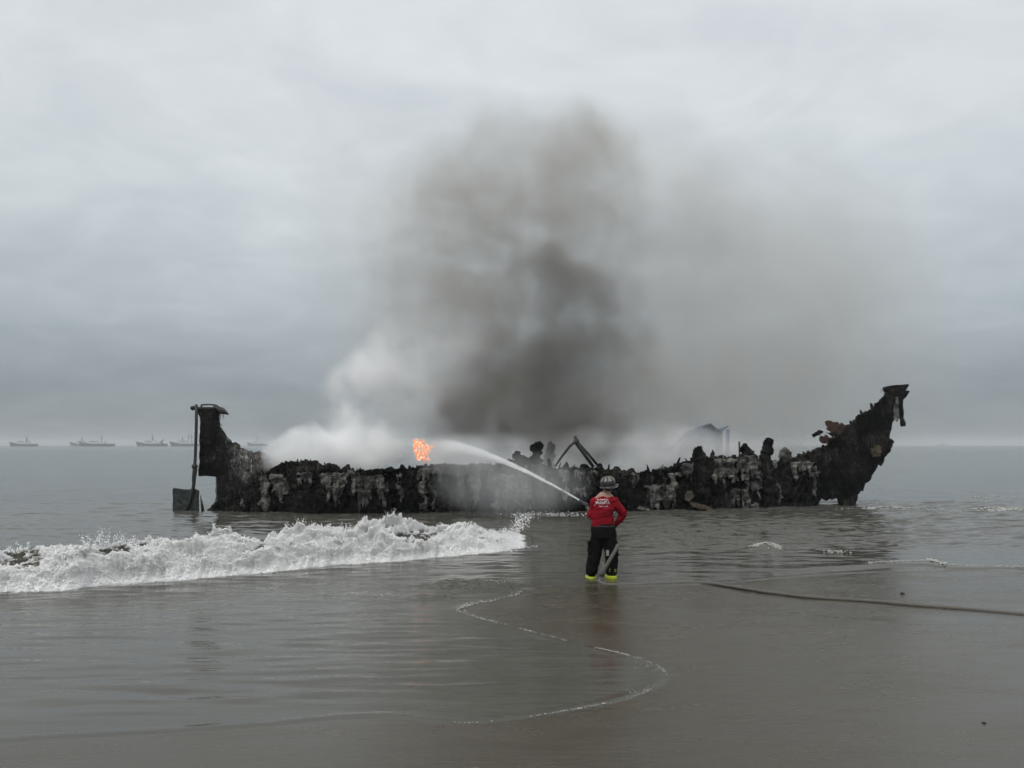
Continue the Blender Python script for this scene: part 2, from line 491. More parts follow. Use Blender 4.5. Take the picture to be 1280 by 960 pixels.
def mat_foam():
    t = NT('sea_foam'); v = t.coord()
    at = t.add('ShaderNodeAttribute', attribute_name='cover').outputs['Fac']
    n = t.noise(v, 22, 6, .68, .6); n2 = t.noise(v, 70, 4, .6)
    f = t.math('ADD', at, t.math('MULTIPLY', t.math('SUBTRACT', n, .5), 1.1))
    k = t.ramp(f, [(.30, 0), (.50, .55), (.72, 1)])
    col = t.mix(k, (.10, .095, .078), t.mix(n2, (.84, .84, .82), (.95, .95, .94)))
    t.b.inputs['Subsurface Weight'].default_value = .6; t.b.inputs['Subsurface Radius'].default_value = (.07, .07, .068); t.b.inputs['Subsurface Scale'].default_value = 1
    t.set(col, t.math('ADD', t.math('MULTIPLY', k, .5), .25), t.bump(t.math('ADD', n, t.math('MULTIPLY', n2, .4)), 1.0, .05), 1.33)
    return t.m
M_foam = mat_foam()
fo = link('wave_foam', foam_me, M_foam, None, True)
tag(fo, 'white churning foam along the breaking wave', 'foam', kind='stuff')

# ---- droplets and froth beads: tiny lumps gathered in one mesh
_ico = []
_bm = bmesh.new(); bmesh.ops.create_icosphere(_bm, subdivisions=1, radius=1)
_iv = np.array([v.co[:] for v in _bm.verts]); _if = np.array([[v.index for v in f.verts] for f in _bm.faces]); _bm.free()
def beads(pts, rad):
    pts = np.asarray(pts); n = len(pts)
    rad = np.asarray(rad); rad = rad if rad.ndim == 2 else np.repeat(rad[:, None], 3, 1)
    jit = 1+.35*rng.uniform(-1, 1, (n, 12, 1))
    V = pts[:, None, :]+_iv[None]*rad[:, None, :]*jit
    Fc = _if[None]+np.arange(n)[:, None, None]*12
    return V.reshape(-1, 3), Fc.reshape(-1, 3)
pts, rad = [], []
cx_ = rng.uniform(-13.3, .45, 1500); burst = rng.uniform(.05, 1, 1500)**3
nz = np.clip(pn(cx_*1.3, 0*cx_, 3.0)*1.3+.25, 0, 1)
icol = lambda x: int(np.clip((x+13.5)/.016, 0, xs.size-1))
crow = int(np.argmin(np.abs(tv-1.0)))
for x, b_, k in zip(cx_, burst, nz):
    if k < .08: continue
    i = icol(x); r0 = crow-int(rng.integers(0, 14))
    bx, by, bz = x, Yf[r0, i], Zf[r0, i]
    n = int(6+26*k*b_); lean = rng.normal(0, .16); top = (.05+.42*b_)*k
    for u in np.linspace(0, 1, n):
        pts.append((bx+lean*u*top*2+rng.normal(0, .008+.02*u), by-.10*u*top+rng.normal(0, .012), bz+top*u*(1.35-.35*u)+rng.normal(0, .008)))
        rad.append((.013*(1-u)+.004)*rng.uniform(.5, 1.2))
# froth beads all over the foam
cw = (np.clip(cov-.2, 0, 1)*ss(-.06, .02, T)*(1-ss(1.0, 1.15, T))*ss(.5, .1, X)*(1+1.6*(1-ss(.05, .4, T)))).ravel(); cw = cw/cw.sum()
for k in rng.choice(cw.size, 10000, p=cw):
    r_ = .005+.013*rng.uniform(0, 1)**2.2
    pts.append((X.ravel()[k]+rng.normal(0, .01), Yf.ravel()[k]-rng.uniform(0, .02), Zf.ravel()[k]+rng.uniform(-.3, .8)*r_+.004)); rad.append(r_)
cw = (np.clip(cov-.25, 0, 1)*np.clip(env, 0, 1)).ravel(); cw = cw/cw.sum()
for k in rng.choice(cw.size, 17000, p=cw):
    pts.append((X.ravel()[k]+rng.normal(0, .008), Yf.ravel()[k]-abs(rng.normal(0, .016)), Zf.ravel()[k]+abs(rng.normal(0, .014)))); rad.append(rng.uniform(.004, .015))
for _ in range(1500):
    x = rng.uniform(-13, .6); i = icol(x); y = float(Yf[10, i])-abs(rng.normal(0, .05))
    pts.append((x, y, .012)); rad.append(rng.uniform(.004, .011))
# splash column where the wave still peels
for _ in range(1100):
    py = rng.uniform(642, 690); px = 641+8*math.sin((py-640)/9)+rng.normal(0, 5.5)+(652-641)*max(0, 1-(py-642)/12)*rng.uniform(0, 2)
    Yd = np.interp(py, [640, 690], [18.4, 16.9]); p = P(px, py, Yd)
    pts.append(p); rad.append(rng.uniform(.003, .013))
for _ in range(260):
    px = rng.normal(690, 26); p = P(px, 643+rng.normal(0, 1.6), 26.0); pts.append((p[0], p[1], max(p[2], .01))); rad.append(rng.uniform(.006, .022))
Vb, Fb = beads(pts, rad)
be = link('spray_droplets', npmesh('spray_droplets', Vb, Fb), None, None, True)
tf = NT('froth'); tf.set((.93, .93, .915), .5, Subsurface_Weight=.7, Subsurface_Scale=1.0); tf.b.inputs['Subsurface Radius'].default_value = (.05, .05, .05); be.data.materials.append(tf.m)
tag(be, 'white spray droplets thrown up along the wave crest', 'spray', kind='stuff')

# ---- lacy foam at the water's edge and small whitecaps
pts, rad = [], []
Sx = np.array(SHORE)
seg = np.hypot(*(Sx[1:]-Sx[:-1]).T); cum = np.concatenate([[0], np.cumsum(seg)])
def shore_at(d):
    return np.interp(d, cum, Sx[:, 0]), np.interp(d, cum, Sx[:, 1])
dd = np.arange(0, cum[-1], .004)
ex, ey = shore_at(dd)
epx = ex/ey*F+CX; epy = HY+HC*F/ey
dens = np.zeros(len(dd))
def band(x0, x1, y0, y1, k):
    global dens
    dens = np.maximum(dens, k*((epx > x0) & (epx < x1) & (epy > y0) & (epy < y1)))
band(545, 668, 735, 772, 1.0); band(640, 740, 780, 812, .8); band(740, 850, 806, 878, 1.1); band(690, 790, 872, 896, .8); band(570, 700, 890, 910, .45)
band(585, 640, 768, 784, .3)
brk = np.clip(pn(dd*1.7, 0*dd, 1.1)*1.7+.42, 0, 1.3)*np.clip(pn(dd*11, 0*dd, 4.1)+.55, 0, 1)
for i in np.nonzero(rng.uniform(0, 1, len(dd)) < dens*brk*1.7)[0]:
    nx = rng.normal(0, .012); wide = 1.0
    if epy[i] < 772 and epx[i] < 668: nx = abs(rng.normal(0, .11))
    elif epx[i] > 795 and rng.uniform() < .45: nx = -abs(rng.normal(0, .13))
    pts.append((ex[i]+(nx if epy[i] > 772 else rng.normal(0, .02)), ey[i]+(nx if epy[i] < 772 else rng.normal(0, .01)), .012))
    r = rng.uniform(.0014, .0045)*(1.5 if epy[i] < 790 else 1); rad.append((r*2.4, r, r*.8))
def cap(px, py, sx, sy, n, r0=.004, r1=.02, lift=.03):
    for _ in range(n):
        q = rng.normal(px, sx), rng.normal(py, sy)
        x, y = G(*q); s_ = np.array([[-5.0]])
        z = float(water_z(np.array([[x]]), np.array([[y]]), s_)[0, 0])
        pts.append((x, y, z+rng.uniform(0, lift))); r = rng.uniform(r0, r1); rad.append((r*1.8, r, r*.8))
cap(950, 684, 5, 1.2, 120); cap(970, 686, 5, 1.2, 110); cap(1045, 690, 7, .7, 40)
for q in np.linspace(1085, 1165, 60): cap(q, np.interp(q, [1085, 1165], [706, 702]), 2, .5, 4, .004, .012, .03)
for q in np.linspace(1160, 1182, 40): cap(q, np.interp(q, [1160, 1182], [701, 709]), 1, .6, 8, .006, .018, .04)
for q in np.linspace(1185, 1290, 60): cap(q, np.interp(q, [1185, 1290], [709, 712]), 2, .5, 3, .004, .010, .02)
cap(1110, 635.5, 22, .5, 200, .01, .03, .02); cap(1255, 637, 18, 1.0, 220, .01, .035, .02); cap(1190, 640, 30, .8, 60, .01, .02, .01)
cap(1230, 621, 18, .3, 40, .01, .03, .01)
for (a_, b_, n) in ((350, 733, 40), (340, 736, 30), (450, 742, 60), (480, 745, 40), (415, 745, 14), (620, 729, 20)): cap(a_, b_, 9, .9, n, .003, .010, .01)
Vb, Fb = beads(pts, rad)
tg = NT('thin_froth'); tg.set((.44, .44, .41), .4)
lf = link('shore_foam', npmesh('shore_foam', Vb, Fb), tg.m, None, True)
tag(lf, 'thin lacy white foam along the edge of the swash', 'foam', kind='stuff')

# ---------------------------------------------------------------- burned wreck
wreck = empty('burned_boat', P(690, 640, 30.0)[:2]+(0,))
tag(wreck, 'charred smoking wreck of a long wooden fishing boat stranded in the surf', 'boat wreck')
TOP = [(262, 640), (270, 630), (283, 622), (300, 612), (318, 604), (332, 595), (345, 584), (365, 577), (395, 577), (430, 585), (465, 588), (490, 585), (520, 584), (545, 581),
       (580, 582), (620, 581), (636, 577), (650, 572), (662, 574), (676, 580), (690, 586), (720, 585), (750, 586), (780, 589), (800, 591), (815, 588), (835, 587), (845, 580), (862, 576), (870, 566), (882, 570),
       (890, 574), (900, 571), (912, 572), (925, 570), (936, 566), (946, 574), (956, 584), (968, 586), (985, 577), (1000, 569), (1012, 566), (1030, 558), (1045, 546), (1060, 533),
       (1072, 521), (1085, 513), (1100, 501), (1108, 492), (1116, 488), (1126, 490), (1133, 489)]
BOT = [(262, 648), (1000, 648), (1006, 642), (1014, 632), (1024, 624), (1036, 623), (1044, 622), (1050, 631), (1066, 632), (1071, 619), (1086, 596), (1100, 571), (1108, 553), (1113, 530), (1119, 508), (1133, 491)]
def cen_y(px): return np.interp(px, [240, 1133], [28.7, 31.2])
def half_b(px):
    s = np.clip((px-262)/(1133-262), 0, 1)
    return 2.35*np.clip(s/.16, 0, 1)**.6*np.clip((1-s)/.42, 0, 1)**.8+.05
def hull_side(side, px, v, top, bot, disp=.10):
    yt = ip(px, top); yb = ip(px, bot)
    rag = 2.6*fbm(px*.10, 0*px, 2.0+side, 4, .6)+1.8*np.abs(pn(px*.33, 0*px, 6.6))*1.6-1.4+1.1*pn(px*.9, 0*px, 3.3)
    yt = yt+rag*np.clip((yb-yt)/30, 0, 1)
    yb = yb+np.where(px > 1010, 3.5*fbm(px*.12, 0*px, 7.7, 4, .6), 0)
    py = yb+(yt-yb)*v
    b = half_b(px)*(.80+.20*v**.7)
    Yn = cen_y(px)-b                               # side seen from the beach fixes x and z
    Yn = np.where(side > 0, cen_y(px)+b, Yn)
    x, y, z = (px-CX)*Yn/F, cen_y(px)+side*b, HC-(py-HY)*Yn/F
    d1 = fbm(x*1.2, z*1.2, 3+side*5.0, 3); d2 = fbm(x*4.5, z*3.0, 8+side*5.0, 5, .62)
    seam = np.abs(((z+.05*pn(x*.8, 0*x, 3.3))/.21) % 1-.5)
    y = y-side*.035*ss(.40, .5, seam)+side*.02*pn(x*9, np.floor(z/.21)*7.3, 2.0)
    y = y+side*disp*(1.3*d1+.75*d2)*np.clip((1150-px)/160, .25, 1)
    x = x+.06*pn(x*3, z*3, 1.1)
    z = z+.04*pn(x*4, z*3, 9.1)
    return x, y, z, py
px = np.arange(262, 1133.5, 1.0); vv = np.linspace(0, 1, 84)
PX, VV = np.meshgrid(px, vv)
xn, yn, zn, pyn = hull_side(-1, PX, VV, TOP, BOT)
hull_me = npmesh('hull', np.stack([xn, yn, zn], -1).reshape(-1, 3), gridquads(*PX.shape))
hull = link('hull', hull_me, M_char, wreck, True)
sol = hull.modifiers.new('thick', 'SOLIDIFY'); sol.thickness = .10; sol.offset = 1
# far side: its own burnt-down rail
z2py = lambda p: p
FTOP = [(262, 530), (271, 532), (275, 538), (281, 545), (288, 551), (296, 557), (304, 561), (316, 564), (328, 569), (340, 572.5), (358, 571), (366, 573), (420, 594), (560, 597), (640, 590), (700, 596), (800, 600), (860, 588), (900, 590), (950, 582), (985, 574), (1012, 572), (1030, 562), (1045, 549), (1060, 536),
        (1072, 524), (1085, 516), (1100, 504), (1108, 494), (1116, 490), (1126, 491), (1133, 490)]
px2 = np.arange(270, 1133.5, 1.6); PX2, VV2 = np.meshgrid(px2, np.linspace(0, 1, 44))
xf, yf, zf, _ = hull_side(1, PX2, VV2, FTOP, BOT)
inn = link('inner_planking', npmesh('inner_planking', np.stack([xf, yf, zf], -1).reshape(-1, 3), gridquads(*PX2.shape)), M_inner, wreck, True)
inn['label'] = 'grey sooty inside of the far side seen through the burnt gap'
sol = inn.modifiers.new('thick', 'SOLIDIFY'); sol.thickness = .10; sol.offset = 1

# pale burnt fibreglass hanging in sheets and drips on the near side
PATCH = [(296, 308, 622, 636, 1), (328, 338, 594, 636, .9), (340, 362, 592, 618, .75), (347, 350, 600, 640, 1), (355, 358, 600, 640, 1), (364, 368, 590, 640, .9), (372, 394, 590, 612, .6), (404, 434, 590, 613, 1), (410, 428, 606, 628, .8), (433, 452, 586, 606, .8), (440, 483, 594, 616, 1),
         (446, 462, 610, 636, .9), (476, 484, 600, 638, .8), (495, 505, 590, 625, .4), (524, 552, 583, 606, .75), (528, 536, 600, 640, .9), (540, 546, 600, 640, .8), (556, 580, 592, 604, .45), (588, 603, 592, 622, .8), (590, 594, 610, 640, .7),
         (616, 664, 592, 640, 1), (640, 700, 580, 596, .8), (690, 745, 587, 598, .8), (700, 735, 608, 618, .55), (760, 800, 590, 606, .45), (804, 846, 606, 636, 1.1), (836, 848, 590, 618, .7), (848, 868, 578, 600, .7), (856, 880, 612, 636, .5), (888, 918, 572, 606, 1), (918, 950, 568, 598, .9), (912, 934, 610, 630, 1), (892, 916, 622, 636, 1),
         (925, 950, 600, 612, .8), (930, 946, 628, 638, .9), (946, 952, 600, 620, .9), (962, 968, 590, 612, 1), (970, 977, 604, 638, .9), (974, 1016, 576, 592, .8), (1012, 1022, 580, 622, .45), (1086, 1106, 552, 572, .3)]
mask = np.full(PX.shape, -.55)
wob = 7*pn(PX*.10, pyn*.10, 2.2)+1.5*pn(PX*.3, pyn*.3, 4.2)
drip = 17*np.clip(pn(PX*.27, 0*PX, 5.5)*1.2+.35*pn(PX*.7, 0*PX, 1.5)-.15, -.8, 1.2)
for (x0, x1, y0, y1, k) in PATCH:
    ex_ = np.minimum(PX+wob-x0, x1-PX-wob)/3.0
    ey_ = np.minimum((pyn-y0)/3.0, (y1+drip*(1 if y1-y0 < 36 else .3)-pyn)/4.0)
    m = np.clip(np.minimum(ex_, ey_), -1, 1)*k
    mask = np.maximum(mask, m)
hole = fbm(PX*.16, pyn*.10, 3.7, 4, .6)
mask = mask-.55*np.clip(hole, 0, 1)-.15
mask += .34*np.clip(fbm(PX*.34, pyn*.03, 8.7, 3), -.9, 1)
mask = np.where(VV > .985, -1, mask)
crm = fbm(PX*.10, pyn*.12, 5.7, 5, .6, True)
off = .05+.06*np.clip(crm, -.6, 1.5)+.05*np.clip(mask, 0, 1)
big = ((PX > 800) & (PX < 850)) | ((PX > 886) & (PX < 956)) | ((PX > 614) & (PX < 668))
off = off+np.where(big, .10*np.clip(fbm(PX*.05, pyn*.06, 1.7, 3)+.4, 0, 1.5), 0)
sk = np.stack([xn, yn-off-.10, zn], -1).reshape(-1, 3)
q = gridquads(*PX.shape)
q = q[(mask.ravel()[q].mean(1) > .04)]
par = np.arange(sk.shape[0])
for _ in range(400):                               # label connected sheets
    m_ = par[q].min(1); old = par.copy()
    for c_ in range(4): np.minimum.at(par, q[:, c_], m_)
    par = par[par]
    if (par == old).all(): break
lab = par[q[:, 0]]
for L_ in np.unique(lab):
    qq = q[lab == L_]
    if len(qq) < 90: continue
    used = np.unique(qq); rm = -np.ones(sk.shape[0], int); rm[used] = np.arange(len(used))
    skin = link('fibreglass_skin', npmesh('fibreglass_skin', sk[used], rm[qq]), M_skin, wreck, True)
    sol = skin.modifiers.new('thick', 'SOLIDIFY'); sol.thickness = .025; sol.offset = -1
    skin['label'] = 'pale grey scorched fibreglass hanging in sheets and drips on the hull'

# burnt debris filling the hull
dpx = np.arange(330, 1000, 3.0); dw = np.linspace(-.88, .88, 60)
DX, DW = np.meshgrid(dpx, dw)
Yd = cen_y(DX)+DW*half_b(DX)
xd = (DX-CX)*(cen_y(DX)-half_b(DX))/F
zb = HC-(np.maximum(ip(DX, TOP), 575)-HY)*28/F
zd = zb-.75+.28*fbm(xd*1.3, Yd*1.3, 2.0, 5, .6, True)
db = link('charred_debris', npmesh('charred_debris', np.stack([xd, Yd, zd], -1).reshape(-1, 3), gridquads(*DX.shape)), M_char, wreck, True)

def lump_col(pts, rads, seed, n=14, sub=12, amp=.35, sq=.8):
    """a charred, eaten-away timber standing on the hull"""
    P3 = [Vector(p) for p in pts]
    fine, fr = [], []
    for i in range(len(P3)-1):
        for k in range(sub):
            u = k/sub; fine.append(P3[i].lerp(P3[i+1], u)); fr.append(rads[i]*(1-u)+rads[i+1]*u)
    fine.append(P3[-1]); fr.append(rads[-1])
    mb = MB(); mb.tube(fine, [(r, r*sq) for r in fr], n, up=(0, 1, 0))
    V = np.array(mb.V); ctr = np.repeat(np.array([p[:] for p in fine]), n, 0); R0 = np.repeat(np.array(fr), n)
    dirv = V-ctr
    k = fbm(V[:, 0]*4+seed*3.1, V[:, 1]*4, V[:, 2]*4, 4, .6)
    V = ctr+dirv*(1+amp*1.6*k)[:, None]
    mb.V = [tuple(p) for p in V]
    return mb
def timber(name, pxs, Yd, seed, mat=M_char, amp=.35, sq=.8):
    pts = [P(a, b, Yd) for a, b, _ in pxs]; rads = [r*Yd/F for *_, r in pxs]
    return lump_col(pts, rads, seed, amp=amp, sq=sq).build(name, mat, wreck, True)
nearY = lambda p: float(cen_y(p)-half_b(p))
RIBS = [[(667, 592, 10), (668, 575, 8), (669, 563, 7), (673, 557, 6), (668, 555, 3)],
        [(650, 585, 7), (652, 574, 6), (646, 569, 4), (640, 570, 2)],
        [(687, 592, 3), (687, 582, 2.4), (686, 573, 2)],
        [(707, 592, 6), (707, 583, 4), (708, 577, 1.2)],
        [(729, 592, 8), (729, 584, 6), (728, 580, 2)],
        [(750, 592, 5), (750, 584, 3.5), (750, 579, 1.2)],
        [(771, 596, 6), (770, 587, 5), (769, 583, 2)],
        [(789, 597, 5), (789, 590, 4), (790, 585, 2)],
        [(872, 640, 14), (872, 605, 12), (873, 575, 9), (872, 566, 6.5), (874, 561, 5), (872, 558, 1.5)],
        [(890, 590, 7), (889, 575, 4), (891, 567, 2.2), (891, 562, .8)],
        [(855, 600, 8), (855, 584, 8), (853, 578, 5)],
        [(932, 592, 8), (932, 568, 8), (931, 560, 5), (931, 554, 2)],
        [(942, 600, 7), (942, 575, 6), (941, 567, 3)],
        [(964, 641, 9), (961, 610, 9), (959, 590, 7.5), (957, 570, 6), (959, 558, 7.5), (960, 550, 6), (960, 547, 3)],
        [(978, 596, 6), (977, 580, 4), (977, 572, 1.5)],
        [(1000, 590, 6), (999, 575, 4.5), (998, 567, 2)],
        [(1013, 590, 8), (1013, 575, 6), (1012, 566, 3)],
        [(905, 640, 10), (903, 610, 9), (900, 590, 6)],
        [(828, 612, 8), (826, 598, 6), (824, 588, 3)],
        [(806, 604, 6), (806, 595, 4), (805, 590, 1.5)]]
for i, rb in enumerate(RIBS):
    timber('rib', rb, nearY(rb[0][0])+.02, i+1, amp=.45)
# lump of thin plate behind the tall rib, far rail remains
timber('rib', [(985, 590, 9), (984, 572, 8), (980, 564, 6), (984, 561, 2)], 31.2, 40, M_inner)
timber('rib', [(688, 596, 7), (686, 572, 6), (689, 558, 5), (687, 552, 3)], 31.4, 41, M_inner)
timber('stanchion', [(924.5, 580, 1.1), (924.5, 566, 1.1), (924, 552, 1.1)], 30.0, 50, M_iron, .05)

# broken ends of frames and planks sticking out along the burnt edge
def shard(px, py, h, wd, lean, Yd, mat):
    a0, b0 = px, py; n = 7; L_, R_ = [], []
    for i in range(n):
        u = i/(n-1); w_ = wd*(1-.75*u**1.4)*random.uniform(.7, 1.2); cx = a0+lean*h*u+random.uniform(-.3, .3)
        L_.append((cx-w_/2, b0-h*u)); R_.append((cx+w_/2, b0-h*u+random.uniform(-.5, .5)))
    mb = MB(); mb.prism([(p[0], p[2]) for p in (P(a, b, Yd) for a, b in L_+R_[::-1])], Yd, wd*Yd/F*.8)
    mb.build('broken_timber', mat, wreck)
for px_ in [352, 371, 388, 408, 447, 472, 500, 512, 533, 553, 571, 595, 612, 632, 657, 697, 714, 738, 760, 778, 812, 826, 846, 860, 884, 897, 909, 918, 939, 950, 986, 994, 1006, 1021, 1029, 1038, 1050, 1066, 1080, 1092]:
    far_ = random.random() < .25
    yy = float(ip(px_, TOP))
    shard(px_, yy+5, random.uniform(6, 13) if px_ > 640 else random.uniform(5, 9), random.uniform(2.2, 5), random.uniform(-.5, .5), nearY(px_)+(random.uniform(.9, 1.6) if far_ else random.uniform(-.05, .2)), M_char)

# fallen mast frame (tripod) standing in the smoke
mb = MB()
Yt = 29.3
mb.tube([P(718.5, 545, Yt), P(722, 556, Yt), P(730, 567, Yt), P(742, 584, Yt)], [.06, .075, .07, .06], 8)
mb.tube([P(720, 551, Yt-.1), P(712, 558, Yt-.1), P(702, 571, Yt-.1), P(694, 583, Yt-.1)], [.05, .05, .045, .04], 8)
mb.tube([P(722, 553, Yt+.2), P(735, 567, Yt+.3), P(750, 585, Yt+.4)], [.05, .05, .05], 8)
mb.ball(P(720.5, 552, Yt), .12)
mb.build('mast_frame', M_iron, wreck, True)

# collapsed blue shelter near the bow
Yb_ = 32.6
roof = [(838, 566), (848, 556), (858, 547), (868, 540), (880, 534.5), (888, 532.5), (896, 535), (903, 537), (911, 536)]
V, Fc = [], []
for i, (a, b) in enumerate(roof):
    for j, dy in enumerate((0, .8, 1.6)):
        p = P(a, b, Yb_); V.append((p[0], p[1]+dy, p[2]+.10*math.sin(i*1.7+j)-.05*j))
Fc = gridquads(len(roof), 3).tolist()
sh = link('shelter_roof', mesh('shelter_roof', V, Fc), M_blue, wreck); so_ = sh.modifiers.new('t', 'SOLIDIFY'); so_.thickness = .05
mb = MB()
lo = [(855, 590), (900, 590), (906, 538), (895, 548), (880, 552), (868, 560), (860, 566)]
wl = [(p[0], p[2]) for p in (P(a, b, Yb_+.4) for a, b in [(846, 592), (904, 592), (903, 556), (903, 539), (896, 536.5), (888, 534), (880, 536), (868, 541.5), (858, 548.5), (849, 557)])]
mb.prism(wl, Yb_+.4, .05); mb.build('shelter_wall', M_blue, wreck)
mb = MB(); mb.tube([P(909, 592, Yb_), P(909.5, 560, Yb_), P(910, 537, Yb_)], .08, 8); mb.build('shelter_post', M_blue, wreck)
mb = MB(); mb.tube([P(874, 592, Yb_), P(874, 542, Yb_)], .05, 8); mb.build('shelter_post', M_blue, wreck)

# stern post, its top gear, rudder
Ys = 28.3
out = [(247, 511), (246.5, 516), (249, 521), (250, 528), (249.5, 540), (248.6, 552), (249.6, 556), (249, 575), (247.5, 595), (270, 596), (271, 612), (272.5, 632), (262, 641), (262, 648), (322, 648),
       (318, 622), (310, 606), (303, 604), (296, 599), (288, 590), (283, 578), (279, 563), (274, 548), (270.5, 536), (269.5, 520), (272, 514), (270, 510)]
mb = MB(); mb.prism([(p[0], p[2]) for p in (P(a, b, Ys) for a, b in out)], Ys-.02, .42)
sp_me = fused(mb.raw(), .035, 2, .022, 3.0)
link('stern_post', sp_me, M_char, wreck, True)
mb = MB()
mb.tube([P(240, 510, Ys+.1), P(276, 510.5, Ys+.1)], .055, 8)
mb.tube([P(252, 506, Ys+.1), P(262, 505.6, Ys+.1), P(270, 506.4, Ys+.1), P(275, 509.6, Ys+.1), P(284.5, 518.2, Ys+.1)], .03, 8)
mb.tube([P(252, 506, Ys+.1), P(251, 511, Ys+.1)], .04, 8)
mb.tube([P(268, 506, Ys+.1), P(269, 517, Ys+.1)], .05, 8)
mb.prism([(p[0], p[2]) for p in (P(a, b, Ys) for a, b in [(270, 510), (276, 509), (280, 513.5), (283, 518), (277, 517.5), (273, 517)])], Ys, .3)
for a, l in ((273, 522), (275.2, 524.6), (277.3, 521), (279.5, 523.5)): mb.tube([P(a, 517, Ys+.1), P(a+.2, l, Ys+.1)], .011, 6)
mb.tube([P(271, 531.5, Ys+.1), P(277.5, 531.4, Ys+.1)], .02, 6)
mb.ball(P(241, 510, Ys+.1), .09)
g_ = mb.build('stern_rail', M_iron, wreck, True); g_['label'] = 'twisted iron rail and dripping remains on top of the stern post'
mb = MB()
Yr = 28.0
mb.tube([P(245.4, 505.5, Yr), P(245.4, 530, Yr), P(244.6, 560, Yr), P(243.6, 581, Yr), P(243.8, 587, Yr), P(242.4, 598, Yr), P(242.2, 606, Yr), P(240.6, 614, Yr), P(237, 628, Yr), P(231, 645, Yr)],
        [.055, .055, .055, .055, .085, .075, .06, .06, .045, .03], 10, up=(0, 1, 0))
mb.ball(P(243.4, 583, Yr), .11)
rud = mb.build('rudder', M_iron, wreck, True)
mb = MB(); mb.prism([(p[0], p[2]) for p in (P(a, b, Yr) for a, b in [(214.8, 611), (216, 609.8), (232, 612), (241, 610.5), (247, 613.6), (247, 650), (214.8, 650)])], Yr+.05, .09)
link('rudder_blade', fused(mb.raw(), .022, 1, .016, 5, 3), M_rudder, rud, True)
mb = MB(); mb.tube([P(250.5, 619, Yr+.1), P(252.3, 630, Yr+.1), P(254.5, 645, Yr+.1)], [.01, .045, .075], 8, up=(0, 1, 0)); mb.build('rudder_brace', M_iron, wreck, True)

# bow: cap, dangling strips, splintered red-brown planks, scorched tan patch
Yw = 31.15
mb = MB()
mb.prism([(p[0], p[2]) for p in (P(a, b, Yw) for a, b in [(1106, 484), (1112, 482.2), (1133, 480.6), (1130.5, 486), (1127, 492), (1122, 494), (1113, 492), (1108, 489)])], Yw-.25, .5)
link('stem_cap', fused(mb.raw(), .03, 1, .015, 5), M_char, wreck, True)
mb = lump_col([P(1126, 490, Yw-.1), P(1125, 505, Yw-.1), P(1127, 520, Yw-.1), P(1129, 533, Yw-.1)], [.13, .10, .10, .09], 71, amp=.3)
o = mb.build('hanging_strip', M_char, wreck, True)
V = [P(1118, 497, Yw-.3), P(1122, 496, Yw-.3), P(1124, 522, Yw-.3), P(1121, 528, Yw-.3), P(1116, 521, Yw-.3)]
o = link('hanging_strip', mesh('strip', V, [(0, 1, 2, 3, 4)]), M_skin, wreck); so_ = o.modifiers.new('t', 'SOLIDIFY'); so_.thickness = .03; o['label'] = 'pale torn strip hanging under the bow tip'
mb = MB()
for a, b in (((1105, 488), (1100, 490.5)), ((1106, 486), (1101, 487)), ((1108, 490), (1104, 492.5))): mb.tube([P(*a, Yw), P(*b, Yw)], .012, 6)
mb.tube([P(1113, 484, Yw), P(1107, 484.5, Yw), P(1104, 488, Yw), P(1107, 492, Yw)], .03, 6)
mb.build('bow_wire', M_iron, wreck, True)
def plank(pts, Yd, th, mat, name, amp=1.3):
    out_ = []
    for (a0, b0), (a1, b1) in zip(pts, pts[1:]+pts[:1]):
        n = max(2, int(math.hypot(a1-a0, b1-b0)/1.5))
        for k in range(n):
            u = k/n; out_.append((a0+(a1-a0)*u+random.uniform(-amp, amp)*.6, b0+(b1-b0)*u+random.uniform(-amp, amp)*.6))
    mb = MB(); mb.prism([(p[0], p[2]) for p in (P(a, b, Yd) for a, b in out_)], Yd, th)
    return mb.build(name, mat, wreck)
plank([(1033, 526), (1037, 524.6), (1040, 527.5), (1047, 528), (1050, 531), (1053, 529), (1057, 532), (1061, 531), (1064, 536), (1072, 537), (1050, 552), (1045, 547), (1041, 541), (1034, 536), (1036, 533), (1033, 531)], 30.3, .14, M_rust, 'splintered_plank')
plank([(1025, 548), (1027, 544), (1031, 546), (1034, 543), (1037, 547), (1042, 548), (1034, 555), (1027, 553)], 30.2, .14, M_rust, 'splintered_plank')
plank([(1016, 543.5), (1025, 537), (1029, 539), (1028, 542), (1018, 546)], 30.2, .12, M_char, 'splintered_plank')
plank([(1032, 540.5), (1044, 541), (1052, 546), (1046, 548)], 30.15, .08, M_char, 'splintered_plank')
plank([(1090, 560), (1096, 561), (1099, 556), (1102, 561), (1100, 569), (1093, 571), (1089, 566)], 30.40, .2, M_tan, 'scorched_panel', 2.4)
timber('hull_stub', [(1096, 578, 6), (1106, 566, 5), (1112, 553, 4), (1115, 550, 2.5)], 30.95, 77, amp=.4)
timber('hull_stub', [(1052, 634, 5), (1060, 618, 8), (1074, 598, 9)], 30.7, 79, amp=.4)
# loose planks leaning low against the side
plank([(800, 632), (812, 636), (816, 639), (797, 636)], 27.75, .12, M_skin, 'fallen_plank')
plank([(862, 628), (884, 632), (896, 640), (868, 634)], 28.0, .12, M_tan, 'fallen_plank')
plank([(856, 618), (862, 615), (868, 620), (862, 626), (857, 625)], 28.15, .12, M_tan, 'fallen_plank')

